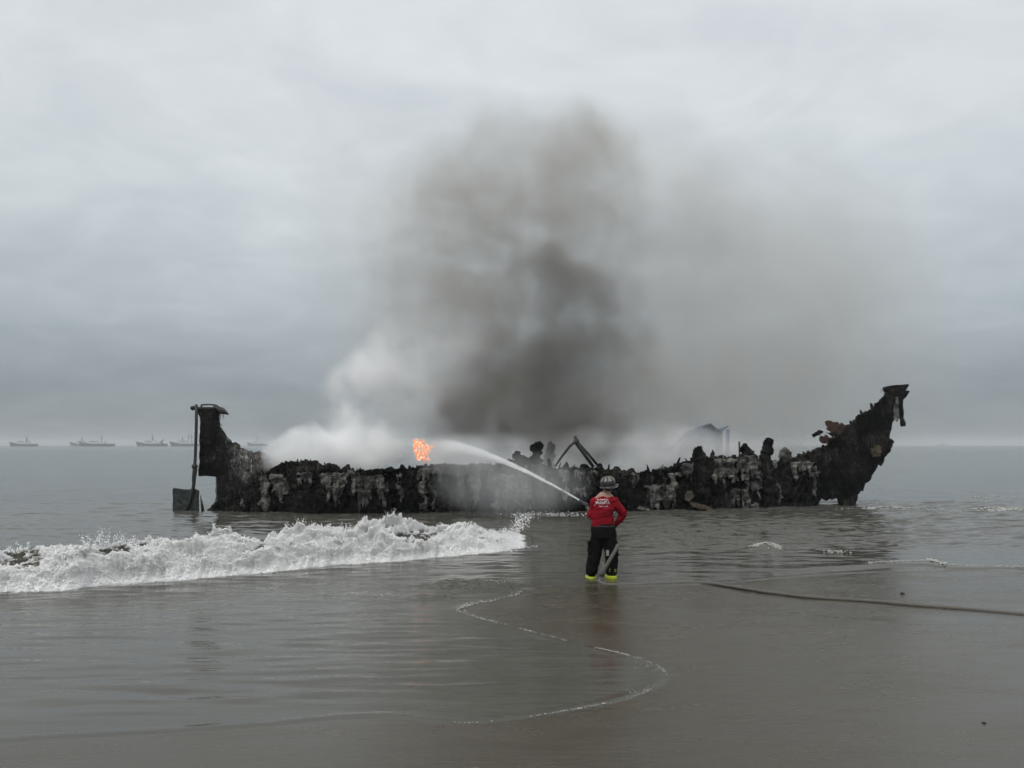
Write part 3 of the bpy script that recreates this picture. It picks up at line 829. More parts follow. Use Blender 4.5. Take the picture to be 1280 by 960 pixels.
# ---------------------------------------------------------------- flame
def flame():
    mb = MB()
    Yf_ = 27.9
    mb.tube([P(a, b, Yf_) for a, b in ((519, 561), (521, 553), (527, 556), (532, 562), (538, 559), (532, 563), (529, 571), (534, 575), (529, 571), (523, 573), (522, 565))], .05, 8)
    lobes = [(520.5, 554, 4.5, 5), (527, 556, 5, 6), (532, 562, 6, 5.5), (538.5, 559, 2.6, 2.2), (523, 565, 4.5, 5), (529, 570, 6, 4.5), (524, 572, 3, 3), (534, 575, 3.5, 2.5), (519, 560, 2.5, 3)]
    for lx, ly, ra, rb in lobes:
        for _ in range(int(ra*rb*.75)+3):
            a = random.uniform(0, 2*math.pi); r = random.random()**.6*1.12
            cx, cy = lx+ra*r*math.cos(a), ly+rb*r*math.sin(a)
            h = random.uniform(1.6, 5.6); wd = random.uniform(.35, 1.25); ln = random.uniform(-1.8, 1.4); Yk = Yf_+random.uniform(-.35, .35)
            pts, rr = [], []
            for k in range(7):
                u = k/6
                pts.append(P(cx+ln*u*u+.7*math.sin(u*5+cx*3), cy+h*.45-h*u, Yk)); rr.append(max(.002, wd*Yk/F*math.sin(math.pi*min(1, u*.9+.12))**.8*(1-.55*u)))
            mb.tube(pts, rr, 6, up=(0, 1, 0))
    return mb
t = NT('fire'); v = t.coord()
n = t.noise(v, 13, 4, .7, .5)
c = t.ramp(n, [(.36, (.30, .05, .025)), (.46, (.85, .19, .06)), (.54, (1, .42, .17)), (.62, (1, .85, .58))])
t.set((.02, .01, .01), .8, Emission_Color=c, Emission_Strength=1.35)
fl = flame().build('flame', t.m, None, True)
tag(fl, 'bright orange flame flaring above the middle of the wreck', 'flame')

# ---------------------------------------------------------------- far fishing vessels
def paint(name, c, r=.6):
    return simple(name, c, tuple(x*.8 for x in c), .4, r, .1)
M_fh = paint('dark_hull_paint', (.03, .04, .05)); M_fw = paint('white_cabin_paint', (.62, .63, .62)); M_fg = paint('grey_rig_paint', (.06, .065, .07)); M_fh2 = paint('grey_hull_paint', (.10, .11, .115)); M_win = paint('dark_window_glass', (.02, .025, .03), .2)
def vessel(label, x0, x1, ywl, dist, masts, hull_mat=M_fh, crane=None, hi=1.0, cab=(.36, .74), group='fishing vessels anchored on the horizon'):
    k = dist/F; L = (x1-x0)*k; X0 = (x0-CX)*k
    root = empty('fishing_vessel', (X0+L/2, dist, 0)); tag(root, label, 'ship', group)
    n = 24; V, Fc = [], []
    B = L*.10; fb = L*.085*hi
    for i in range(n):
        u = i/(n-1); xb = X0+u*L
        sheer = fb*(1.0+.95*max(0, 1-u/.42)**1.6+.12*max(0, (u-.8)/.2))
        hb = B*min(1, (u/.30)**.7+.02)*(1-.12*max(0, (u-.7)/.3))
        rake = -L*.035*max(0, 1-u/.15)
        for (yy, zz) in ((-hb*.75, -1), (-hb*.9, 0), (-hb, sheer), (-hb*.93, sheer), (-hb*.9, sheer-.1*fb), (hb*.9, sheer-.1*fb), (hb*.93, sheer), (hb, sheer), (hb*.9, 0), (hb*.75, -1)):
            V.append((xb+(rake if zz > 1 else 0)+(L*.02*max(0, 1-u/.1) if zz <= 0 else 0), dist+yy, zz))
    m = 10
    for i in range(n-1):
        for j in range(m-1): Fc.append((i*m+j, i*m+j+1, (i+1)*m+j+1, (i+1)*m+j))
    Fc.append(tuple(range(m))); Fc.append(tuple(range((n-1)*m, n*m)))
    mb = MB(); mb.add(V, Fc); mb.build('hull', hull_mat, root)
    a, b = cab
    mb = MB(); xa, xb = X0+a*L*.75, X0+b*L
    mb.box(((xa+xb)/2, dist, fb*1.35), (xb-xa, B*1.4, fb*.75)); mb.box((xa+(xb-xa)*.33, dist, fb*2.0), ((xb-xa)*.5, B*1.2, fb*.55)); mb.box((xa+(xb-xa)*.32, dist, fb*2.31), ((xb-xa)*.58, B*1.3, fb*.07))
    ca = mb.build('wheelhouse', M_fw, root)
    for q in range(5):
        mb = MB(); mb.box((xa+(xb-xa)*(.14+.09*q), dist-B*.61, fb*2.03), ((xb-xa)*.06, .12, fb*.25)); mb.build('window', M_win, ca)
    for (mx, my, r) in masts:
        mb = MB(); p0 = ((mx-CX)*k, dist, fb*.9); p1 = ((mx-CX)*k, dist, HC-(my-HY)*k)
        mb.tube([p0, p1], [r*1.2, r*.7], 8); hgt = p1[2]-p0[2]
        mb.box((p0[0], dist, p0[2]+hgt*.62), (hgt*.16, 1.2, hgt*.09)); mb.tube([(p0[0], dist, p0[2]+hgt*.55), (p0[0]+hgt*.5, dist, p0[2]+hgt*.25)], r*.45, 6)
        mb.build('mast', M_fg, root)
    if crane:
        mb = MB(); cx = (crane-CX)*k
        mb.box((cx, dist, fb*1.6), (L*.05, B*.7, fb*1.3)); mb.tube([(cx, dist, fb*1.8), (cx+L*.06, dist, fb*2.9), (cx+L*.1, dist, fb*2.2)], L*.012, 6)
        mb.build('deck_crane', M_fh, root)
    return root
vessel('dark hulled vessel with one thick mast, nearest the left edge of the photo', 12.5, 46, 558, 1150, [(33.4, 545.5, .9)], M_fh)
vessel('grey vessel half hidden behind the bow of a longer ship', 88, 117, 558, 1280, [(102.5, 546, .7)], M_fh2, hi=1.15)
vessel('long low dark ship overlapping a grey vessel, with long white superstructure', 100, 142, 558, 1120, [(127, 542, .45), (121, 550, .4)], M_fh, hi=.85)
vessel('dark ship with thin mast amidships and crane at its stern', 171, 208, 558, 1150, [(190.5, 542.5, .6), (194, 551, .4)], M_fh, crane=202)
vessel('ship with three masts just left of the rudder post', 213, 251, 558, 1150, [(228, 545, .5), (235.5, 541, .5), (239.5, 540, .55)], M_fh)
vessel('faintest ship, pale through haze to the right of the stern post', 309.5, 335.5, 557.6, 1650, [(321.5, 542, .6)], M_fh2, hi=1.1)
vessel('tiny lone ship on the horizon at the right beyond the bow', 1174.5, 1182, 556.8, 2400, [(1178, 552.6, .9)], M_fh, hi=1.5, group=None)

# ---------------------------------------------------------------- firefighter
YF = 13.9; KF = YF/F
def B(px, py, dy=0): p = P(px, py, YF); return Vector((p[0], YF+dy, p[2]))
fx0 = B(754, 722)
man = empty('person', (fx0.x, YF, 0))
tag(man, 'firefighter in a red long sleeved shirt and black helmet, seen from behind spraying a hose', 'person')
M_flesh = simple('tanned_skin', (.36, .22, .16), (.30, .17, .12), 14, .55, .1)
t = NT('red_cotton_shirt'); v = t.coord()
n = t.noise(t.scale(v, (5, 5, 2.2)), 1.4, 4, .55, .6); wv = t.noise(v, 120, 2)
c = t.mix(n, (.17, .002, .009), (.27, .004, .014)); t.set(c, .9, t.bump(t.math('ADD', n, t.math('MULTIPLY', wv, .05)), .5, .03), Specular_IOR_Level=.2)
M_red = t.m
M_trou = simple('black_turnout_cloth', (.004, .004, .0045), (.010, .010, .0105), 6, .95, .6, .03, spec=.05)
M_glove = simple('dark_leather', (.02, .018, .016), (.035, .03, .026), 20, .7, .3)
M_boot = simple('black_rubber', (.012, .012, .012), (.02, .02, .02), 8, .5, .2)
M_lime = simple('lime_yellow_rubber', (.46, .54, .02), (.36, .43, .02), 8, .5, .15)
M_helm = simple('black_helmet_shell', (.012, .012, .013), (.03, .029, .026), 9, .4, .1)
M_cream = simple('worn_cream_trim', (.27, .26, .21), (.15, .14, .115), 14, .6, .2)
M_tape = simple('grey_reflective_tape', (.35, .36, .33), (.22, .23, .2), 20, .5, .1)
M_white = simple('white_print', (.72, .70, .70), (.6, .58, .58), 20, .8, .1)
M_hair = simple('dark_hair', (.012, .01, .009), (.03, .025, .02), 60, .6, .5, .004)

def limb(mb, pts, rr, n=14):
    fine, fr = [], []
    for i in range(len(pts)-1):
        for k in range(6):
            u = k/6; fine.append(pts[i].lerp(pts[i+1], u)); fr.append(rr[i]*(1-u)+rr[i+1]*u)
    fine.append(pts[-1]); fr.append(rr[-1])
    mb.tube(fine, fr, n, up=(.3, 1, .1))
    for p, r in zip(pts, rr): mb.ball(p, r*.99)

# joints
hipL, hipR = B(748, 662, .02), B(762, 662, .02)
knL, knR = B(743.5, 690, .06), B(764.5, 690, -.02)
anL, anR = B(740, 715, .05), B(764.5, 715, -.05)
shL, shR = B(743, 626, .03), B(770, 626, .0)
elL, elR = B(739.5, 645, .08), B(779, 642.5, .02)
wrL, wrR = B(739.5, 644, .33), B(771, 656.5, .10)
neck = B(757, 619, .02); head = B(760.5, 607, .05)
# body: one continuous skin
mb = MB()
mb.loft([(neck.x-.045, YF+.03, B(0, 660).z, .155, .115), (neck.x-.045, YF+.03, B(0, 645).z, .15, .11), (neck.x-.03, YF+.02, B(0, 632).z, .17, .115), (neck.x-.015, YF+.02, B(0, 624).z, .19, .105), (neck.x-.015, YF+.015, B(0, 620.8).z, .165, .10), (neck.x-.01, YF+.02, B(0, 618).z, .125, .085), (neck.x, YF+.03, B(0, 615).z, .085, .075)], 20)
limb(mb, [B(757, 620, .02), B(759, 612, .04)], [.068, .062])
mb.ball(head, (.083, .105, .125), 16, 12, Matrix.Rotation(R(12), 3, 'Z'))
mb.ball(head+Vector((-.02, .075, -.075)), (.05, .05, .05))          # jaw
mb.ball(head+Vector((-.025, .112, -.02)), (.016, .022, .028))       # nose
for sx in (-1, 1): mb.ball(head+Vector((sx*.084, .0, -.02)), (.014, .022, .034))   # ears
for h, k, a in ((hipL, knL, anL), (hipR, knR, anR)):
    limb(mb, [h, k, a], [.088, .06, .045]); limb(mb, [a, a+Vector((0, .02, -.05)), a+Vector((-.01, .16, -.075))], [.045, .045, .035])
for s_, e, w_ in ((shL, elL, wrL), (shR, elR, wrR)): limb(mb, [s_, e, w_], [.048, .038, .03])
mb.ball(B(755, 660, .03), (.17, .12, .12))
body = link('body', fused(mb.raw(), .014, 3), M_flesh, man, True)
# face details
for sx in (-1, 1):
    mb = MB(); mb.ball(head+Vector((-.022+sx*.032, .098, .0)), .012); mb.build('eye', M_white, body, True)
mb = MB(); mb.ball(head+Vector((-.025, .115, -.068)), (.024, .010, .007)); mb.build('mouth', simple('lips', (.3, .12, .1)), body, True)
mb = MB(); mb.ball(head+Vector((0, -.022, .0)), (.087, .095, .098), 18, 12); mb.ball(head+Vector((0, -.055, -.055)), (.066, .05, .05))
link('hair', fused(mb.raw(), .012, 2, .004, 40), M_hair, man, True)

def hand(wrist, direction, palm_n, thumb_side, name, curl=1.0):
    """palm, four fingers of different lengths curling towards palm_n, thumb leaving the side of the palm"""
    dv_ = direction.normalized(); pn_ = (palm_n-dv_*palm_n.dot(dv_)).normalized(); sd = dv_.cross(pn_).normalized()*thumb_side
    mb = MB()
    m3 = Matrix((sd, dv_, pn_)).transposed()
    mb.ball(wrist+dv_*.05, (.043, .055, .018), 12, 8, m3); limb(mb, [wrist-dv_*.03, wrist+dv_*.03], [.036, .032])
    for k, (o_, L) in enumerate(((.030, .074), (.010, .082), (-.011, .076), (-.031, .060))):
        base = wrist+dv_*.085+sd*o_
        p, ang, pts = base-dv_*.02, 0, [base-dv_*.02]
        for s_ in (.45, .31, .24):
            ang += curl*R(48); d_ = dv_*math.cos(ang)+pn_*math.sin(ang); p = p+d_*L*s_; pts.append(p.copy())
        limb(mb, pts, [.0115, .0105, .0098, .0085], 8)
    tb = wrist+dv_*.03+sd*.036
    limb(mb, [tb, tb+(sd*.6+dv_*.6+pn_*.5).normalized()*.035, tb+(sd*.35+dv_*.75+pn_*1.3).normalized()*.062], [.014, .012, .010], 8)
    return link(name, fused(mb.raw(), .0055, 1), M_glove, man, True)
hand(wrR, Vector((-.25, .35, -.5)), Vector((-1, .1, .1)), 1, 'glove', .9)
hand(wrL, Vector((.35, .8, .1)), Vector((.4, 0, -1)), 1, 'glove', .9)

# shirt
mb = MB()
Zp = lambda py: B(0, py).z
cxp = lambda px: B(px, 0).x
mb.loft([(cxp(753.5), YF+.03, Zp(658.5), .205, .155), (cxp(753.5), YF+.03, Zp(655), .212, .16), (cxp(753.5), YF+.03, Zp(648), .20, .15), (cxp(754), YF+.02, Zp(640), .20, .15), (cxp(755), YF+.02, Zp(632), .215, .15), (cxp(756), YF+.02, Zp(626), .225, .14), (cxp(756), YF+.02, Zp(623.2), .205, .118), (cxp(755.8), YF+.02, Zp(621), .175, .105)], 28)
limb(mb, [shL+Vector((.02, 0, -.01)), elL, wrL], [.085, .070, .052]); limb(mb, [shR+Vector((-.03, 0, -.015)), elR, wrR+Vector((.012, -.0, .02))], [.092, .074, .056])
limb(mb, [shL+Vector((0, 0, -.015)), B(756, 627, .02), shR+Vector((-.01, 0, -.02))], [.075, .08, .075])
me = fused(mb.raw(), .011, 4, .007, 7)
n_ = len(me.vertices); cc = np.empty(n_*3, np.float32); me.vertices.foreach_get('co', cc); cc = cc.reshape(-1, 3)
no = np.empty(n_*3, np.float32); me.vertices.foreach_get('normal', no); no = no.reshape(-1, 3)
fold = .018*fbm(cc[:, 0]*3+cc[:, 2]*5, cc[:, 1]*3, cc[:, 2]*11-cc[:, 0]*8, 3)
cc = cc+no*fold[:, None]; me.vertices.foreach_set('co', cc.astype(np.float32).ravel()); me.update()
shirt = link('shirt', me, M_red, man, True)
# printed words on the back
def word(txt, px, py, size, wide=1.0):
    cu = bpy.data.curves.new('t', 'FONT'); cu.body = txt; cu.size = size; cu.align_x = 'CENTER'; cu.align_y = 'CENTER'; cu.offset = size*.012; cu.extrude = .0008
    cu.resolution_u = 3
    o = bpy.data.objects.new('t', cu); C.objects.link(o)
    dg = bpy.context.evaluated_depsgraph_get(); dg.update()
    m = bpy.data.meshes.new_from_object(o.evaluated_get(dg)); bpy.data.objects.remove(o)
    bm = bmesh.new(); bm.from_mesh(m)
    bmesh.ops.subdivide_edges(bm, edges=[e for e in bm.edges if e.calc_length() > .03], cuts=2); bm.to_mesh(m); bm.free()
    p = B(px, py)
    from mathutils.bvhtree import BVHTree
    bv_ = BVHTree.FromPolygons([v.co for v in shirt.data.vertices], [tuple(q.vertices) for q in shirt.data.polygons])
    for vtx in m.vertices:
        x, z, off_ = p.x+vtx.co.x*wide, p.z+vtx.co.y, vtx.co.z
        hit = bv_.ray_cast(Vector((x, YF-2, z)), Vector((0, 1, 0)))[0]
        y = hit.y if hit else YF-.12
        vtx.co = (x, y-.004-off_, z)
    m.update(); m.materials.clear()
    return link('printed_lettering', m, M_white, shirt)
word('BOMBEROS', 752.6, 624.2, .036, 1.08); word('MANTA', 752.6, 628.0, .074, .98); word('ECUADOR', 753.6, 632.4, .032, 1.0)
word('*', 743.2, 631.6, .05)

# trousers
mb = MB()
mb.loft([(cxp(754), YF+.03, Zp(672), .215, .165), (cxp(754), YF+.03, Zp(664), .215, .165), (cxp(753.7), YF+.03, Zp(657), .205, .155), (cxp(753.7), YF+.03, Zp(654.5), .198, .15)], 28)
limb(mb, [hipL+Vector((0, .01, -.02)), B(745.8, 685, .05), B(742, 702, .05), B(739.8, 713.5, .04)], [.122, .118, .118, .115], 18)
limb(mb, [hipR+Vector((0, .01, -.02)), B(763, 685, -.01), B(764, 702, -.03), B(764.5, 713.5, -.04)], [.125, .118, .112, .108], 18)
mb.box(B(737.2, 684, .05), (.06, .16, .20)); mb.box(B(771, 688, -.02), (.05, .15, .2)); mb.box(B(768.5, 680, -.06), (.10, .06, .09))
trou = link('trousers', fused(mb.raw(), .012, 4, .013, 8, 3), M_trou, man, True)
mb = MB(); mb.box(B(758.3, 690, -.125), (.05, .012, .10)); mb.build('reflective_patch', M_tape, trou)
mb = MB(); mb.loft([(cxp(753.7), YF+.03, Zp(658.4), .212, .163), (cxp(753.7), YF+.03, Zp(656.8), .212, .163)], 28); mb.build('waistband', M_boot, trou, True)
# boots
for a, flip in ((anL, -1), (anR, 1)):
    bt = MB(); limb(bt, [a+Vector((0, 0, .10)), a+Vector((0, 0, -.02)), a+Vector((0, 0, -.07))], [.070, .068, .066]); limb(bt, [a+Vector((0, 0, -.06)), a+Vector((-.03*1, .15, -.075)), a+Vector((-.04, .20, -.085))], [.06, .052, .035])
    boot = link('boot', fused(bt.raw(), .01, 3), M_boot, man, True)
    sl_ = MB()
    hs = .020 if flip < 0 else .052
    sl_.loft([(a.x-.008, a.y+.055, -.02, .105, .185), (a.x-.008, a.y+.055, hs-.012, .108, .19), (a.x-.008, a.y+.055, hs, .094, .17)], 22); link('sole', fused(sl_.raw(), .012, 2), M_lime, boot, True)
    cf = MB()
    for q in ((-.045, 711.5), (.005, 713), (.048, 711.5)):
        p = Vector((a.x+q[0], a.y-.088, Zp(q[1]))); cf.tube([p+Vector((.014*math.cos(u), 0, .026*math.sin(u))) for u in np.linspace(0, 2*math.pi, 10)], .004, 6, up=(0, 1, 0))
    cf.build('ankle_mark', M_lime, boot, True)
# helmet
hc = head+Vector((0, -.005, .025)); tilt = Matrix.Rotation(R(-7), 3, 'Y') @ Matrix.Rotation(R(4), 3, 'X')
def hl(v): return hc+tilt @ Vector(v)
mb = MB()
rings = []
V, Fc = [], []
n = 32; prof = [(0, .150), (.035, .147), (.072, .132), (.104, .104), (.124, .070), (.133, .035), (.135, .0), (.134, -.02)]
for (r, z) in prof:
    for k in range(n):
        q = 2*math.pi*k/n; rr = r*(1+.05*abs(math.cos(q*4))**6)
        V.append(hl((rr*math.cos(q)*.98, rr*math.sin(q)*1.15, z)))
for i in range(len(prof)-1):
    for k in range(n): Fc.append((i*n+k, i*n+(k+1) % n, (i+1)*n+(k+1) % n, (i+1)*n+k))
mb.add(V, Fc); helm = mb.build('helmet', M_helm, man, True); so_ = helm.modifiers.new('t', 'SOLIDIFY'); so_.thickness = .006; so_.offset = -1
mb = MB(); V, Fc = [], []
for (r0, z) in ((.133, .0), (.134, -.030), (.152, -.040), (.150, -.047), (.130, -.042)):
    for k in range(n):
        q = 2*math.pi*k/n; ext = .010+.012*max(0, -math.sin(q))
        r = r0+(ext if r0 > .14 else 0)
        V.append(hl((r*math.cos(q)*.98, r*math.sin(q)*1.14, z-(.012*max(0, -math.sin(q)) if r0 > .14 else 0))))
for i in range(4):
    for k in range(n): Fc.append((i*n+k, i*n+(k+1) % n, (i+1)*n+(k+1) % n, (i+1)*n+k))
mb.add(V, Fc); mb.build('brim', M_helm, helm, True)
mb = MB(); mb.tube([hl((.168*math.cos(q), .185*math.sin(q), -.052+.008*math.sin(q))) for q in np.linspace(R(-100), R(25), 16)], .009, 6); mb.ball(hl((.160, -.02, -.030)), (.024, .03, .018)); mb.build('brim_edging', M_cream, helm, True)
mb = MB(); mb.ball(hl((0, -.02, -.055)), (.105, .11, .05), 18, 10); link('neck_flap', fused(mb.raw(), .012, 2), M_helm, helm, True)
for k, q0 in enumerate((-155, -118, -78, -40, 20, 160)):
    V, Fc = [], []
    for i, (r, z) in enumerate([(.062, .140), (.090, .120), (.113, .093), (.128, .062)]):
        wd = 6.5+i*2.0 if k != 2 else 9+i*2
        for j in (-1, -.33, .33, 1):
            q = R(q0+j*wd); rr = r+.013
            V.append(hl((rr*math.cos(q)*.98, rr*math.sin(q)*1.15, z+.005)))
    mb = MB(); mb.add(V, gridquads(4, 4).tolist()); mb.build('helmet_stripe', M_cream, helm, True)
mb = MB(); mb.tube([hl((.108, .03, -.03)), hl((.10, .05, -.09)), hl((.03, .10, -.145))], .011, 6); mb.build('chin_strap', M_boot, helm, True)

# ---------------------------------------------------------------- hose with nozzle
def spline(pts, n=10):
    p = [Vector(q) for q in pts]; p = [p[0]*2-p[1]]+p+[p[-1]*2-p[-2]]; o = []
    for i in range(1, len(p)-2):
        for k in range(n):
            u = k/n
            o.append(.5*((2*p[i])+(p[i+1]-p[i-1])*u+(2*p[i-1]-5*p[i]+4*p[i+1]-p[i+2])*u*u+(3*p[i]-p[i-1]-3*p[i+1]+p[i+2])*u**3))
    return o+[p[-2]]
def gz(px, py, z):
    x, y = G(px, py, z); return (x, y, z)
noz = B(736.5, 634, .55)
path = [noz, B(740, 641, .44), B(750, 650, .34), B(761, 658, .30), B(768, 668, .22), B(772.5, 677, .04), B(769, 684, -.16), B(759, 699, -.26), B(751, 712, -.30),
        B(747.5, 719.5, -.36), (gz(749, 727, .012)), gz(760, 731, -.004), gz(790, 731.2, -.010), gz(830, 729.4, -.006), gz(868, 728.4, .004), gz(890, 729.5, .025), gz(930, 735.5, .045), gz(970, 741.5, .05), gz(1020, 747, .055), gz(1090, 751.5, .06), gz(1150, 757, .065), gz(1215, 762, .07), gz(1285, 768.5, .07), gz(1400, 780, .075), gz(1700, 812, .08)]
sp_ = spline(path, 8)
t = NT('grey_hose_jacket'); v = t.coord(); n = t.noise(v, 9, 4); wv = t.noise(v, 90, 2)
t.set(t.mix(n, (.075, .069, .059), (.135, .127, .112)), .8, t.bump(wv, .4, .004)); M_hose = t.m
mb = MB(); rr_ = [ip(i, [(0, .026), (8*4, .030), (8*6, .034), (8*8, .033), (8*10, .032), (8*13, .024), (8*15, .026), (8*24, .031)]) for i in range(len(sp_))]
mb.tube(sp_, rr_, 12)
hose = mb.build('fire_hose', M_hose, None, True)
tag(hose, 'long grey fire hose trailing over wet sand to the right edge of the photo', 'hose')
nd = (noz-B(740, 641, .44)).normalized(); nd = Vector((-.42, .82, .28)).normalized()
mb = MB(); mb.tube([noz-nd*.06, noz, noz+nd*.05, noz+nd*.16, noz+nd*.22], [.035, .04, .03, .024, .032], 14)
mb.tube([noz-nd*.02, noz+Vector((0, 0, -.12))], [.016, .018], 8)
mb.build('nozzle', M_boot, hose, True)
mb = MB(); mb.tube([B(749, 699, -.30), B(752, 705, -.31), B(750, 712, -.33), B(748, 716, -.34)], [.03, .05, .06, .05], 12); mb.build('coupling', M_hose, hose, True)

# pebbles lying on the sand
for (a, b, r, lab) in ((1128, 743, .028, 'small dark pebble on wet sand above the hose near the right edge'), (1230, 907, .014, 'tiny dark pebble on the bare sand at lower right')):
    x, y = G(a, b, .03); mb = MB(); mb.ball((x, y, .03), (r*1.3, r, r*.7), 10, 8)
    zs = float(sand_z(shore_dist(np.array([[x]]), np.array([[y]])), np.array([[x]]), np.array([[y]]))[0, 0]) if True else 0
    for i in range(len(mb.V)): mb.V[i] = (mb.V[i][0], mb.V[i][1], mb.V[i][2]-.03+zs+r*.3)
    o = mb.build('pebble', simple('dark_stone', (.03, .028, .026)), None, True); tag(o, lab, 'pebble', 'pebbles on the sand')

# ---------------------------------------------------------------- smoke, spray, haze (real volumes)
def vol_mat(name):
    t = NT(name); t.n.remove(t.b)
    pv = t.add('ShaderNodeVolumePrincipled'); t.l.new(pv.outputs[0], t.o.inputs['Volume'])
    pv.inputs['Absorption Color'].default_value = (0, 0, 0, 1)
    return t, pv
YS = 33.0; KS = YS/F
def S3(px, py, y=YS): k = y/F; return ((px-CX)*k, y, HC-(py-HY)*k)
#       px   py   rx   ry  depthY  halfdepth  density kind
SMK = [(662, 515, 172, 72, 32.4, 2.4, 1.0, 'd'), (705, 425, 135, 115, 32.6, 2.4, .34, 'd'), (690, 455, 120, 60, 32.6, 1.8, .40, 'd'), (712, 445, 80, 60, 32.0, 1.2, .45, 'd'), (668, 328, 44, 46, 32.0, 1.2, .75, 'd'), (716, 372, 56, 52, 32.2, 1.3, .5, 'd'), (600, 500, 70, 50, 31.8, 1.2, .5, 'd'), (745, 525, 70, 50, 31.8, 1.2, .55, 'd'),
       (665, 265, 165, 150, 33.4, 3.0, .36, 'g'), (738, 195, 56, 85, 33.2, 2.2, .30, 'g'), (555, 300, 120, 140, 33.6, 2.6, .26, 'g'), (580, 430, 150, 130, 33.4, 2.6, .38, 'g'),
       (790, 500, 85, 90, 33.0, 2.2, .38, 'g'),
       (420, 574, 95, 40, 30.2, 1.7, 3.4, 'w'), (375, 584, 40, 20, 29.8, 1.0, 3.4, 'w'), (455, 552, 58, 44, 30.8, 1.5, 1.6, 'w'), (452, 505, 62, 62, 31.2, 1.5, .9, 'w'), (500, 455, 58, 64, 31.6, 1.5, .45, 'w'), (470, 515, 95, 82, 31.4, 2.0, .62, 'w'), (525, 460, 92, 86, 32.0, 2.2, .36, 'w'), (790, 574, 190, 42, 31.4, 1.5, .8, 'w'), (600, 582, 130, 32, 30.8, 1.3, .8, 'w'), (870, 566, 75, 34, 31.6, .8, .30, 'w'),
       (960, 410, 260, 255, 34.0, 3.2, .25, 't'), (890, 500, 170, 120, 33.6, 2.6, .22, 't'), (800, 290, 180, 170, 34.0, 3.0, .16, 't'), (490, 330, 150, 220, 34.5, 2.6, .10, 't')]
def smoke_obj():
    t, pv = vol_mat('smoke')
    v = t.coord()
    wn_ = t.add('ShaderNodeTexNoise'); t.l.new(v, wn_.inputs['Vector']); wn_.inputs['Scale'].default_value = .28; wn_.inputs['Detail'].default_value = 2
    wv_ = t.add('ShaderNodeVectorMath', operation='SUBTRACT'); t.l.new(wn_.outputs['Color'], wv_.inputs[0]); wv_.inputs[1].default_value = (.5, .5, .5)
    wm = t.add('ShaderNodeVectorMath', operation='MULTIPLY_ADD'); t.l.new(wv_.outputs[0], wm.inputs[0]); wm.inputs[1].default_value = (3.4, 1.8, 3.4); t.l.new(v, wm.inputs[2])
    sums = {}
    hull = MB()
    for (px, py, rx, ry, y, dy, k, kind) in SMK:
        c = S3(px, py, y); r = (rx*y/F, dy, ry*y/F)
        a = t.add('ShaderNodeVectorMath', operation='MULTIPLY_ADD'); t.l.new(wm.outputs[0], a.inputs[0])
        a.inputs[1].default_value = tuple(1/q for q in r); a.inputs[2].default_value = tuple(-c[i]/r[i] for i in range(3))
        dt = t.add('ShaderNodeVectorMath', operation='DOT_PRODUCT'); t.l.new(a.outputs[0], dt.inputs[0]); t.l.new(a.outputs[0], dt.inputs[1])
        f = t.math('SUBTRACT', 1.0, dt.outputs['Value'], True)
        f = t.math('MULTIPLY', f, k)
        sums[kind] = f if kind not in sums else t.math('ADD', sums[kind], f)
        hull.ball(c, tuple(q+e for q, e in zip(r, (.75, .35, .75))), 24, 16)
    tot = None
    for q in sums.values(): tot = q if tot is None else t.math('ADD', tot, q)
    n = t.math('ADD', t.math('MULTIPLY', t.noise(wm.outputs[0], .42, 2, .5), .5), t.math('MULTIPLY', t.noise(v, .85, 6, .62), .5))
    er = t.ramp(n, [(.40, .30), (.46, .74), (.52, 1.12), (.59, 1.8)])
    den = t.math('ADD', t.math('MULTIPLY', t.math('SUBTRACT', t.math('SUBTRACT', tot, sums['t']), sums['w']), er), t.math('MULTIPLY', sums['t'], t.math('ADD', t.math('MULTIPLY', er, .35), .6)))
    erw = t.ramp(n, [(.42, .06), (.49, .55), (.54, 1.3), (.62, 2.2)])
    den = t.math('ADD', den, t.math('MULTIPLY', sums['w'], erw))
    t.put(pv.inputs['Density'], den)
    inv = t.math('DIVIDE', 1.0, t.math('ADD', tot, 1e-4))
    fd = t.math('MULTIPLY', sums['d'], inv); fw = t.math('MULTIPLY', sums['w'], inv); fg = t.math('MULTIPLY', sums['g'], inv)
    c = t.mix(fg, (.76, .75, .725), (.72, .706, .68)); c = t.mix(fd, c, (.45, .437, .412)); c = t.mix(fw, c, (.997, .998, .998))
    t.put(pv.inputs['Color'], c)
    me = fused(hull.raw(), .35, 2)
    o = link('smoke', me, t.m, None, True)
    t.m.cycles.volume_step_rate = .42
    tag(o, 'dark brown and white smoke billowing up from the burning wreck', 'smoke', kind='stuff')
smoke_obj()

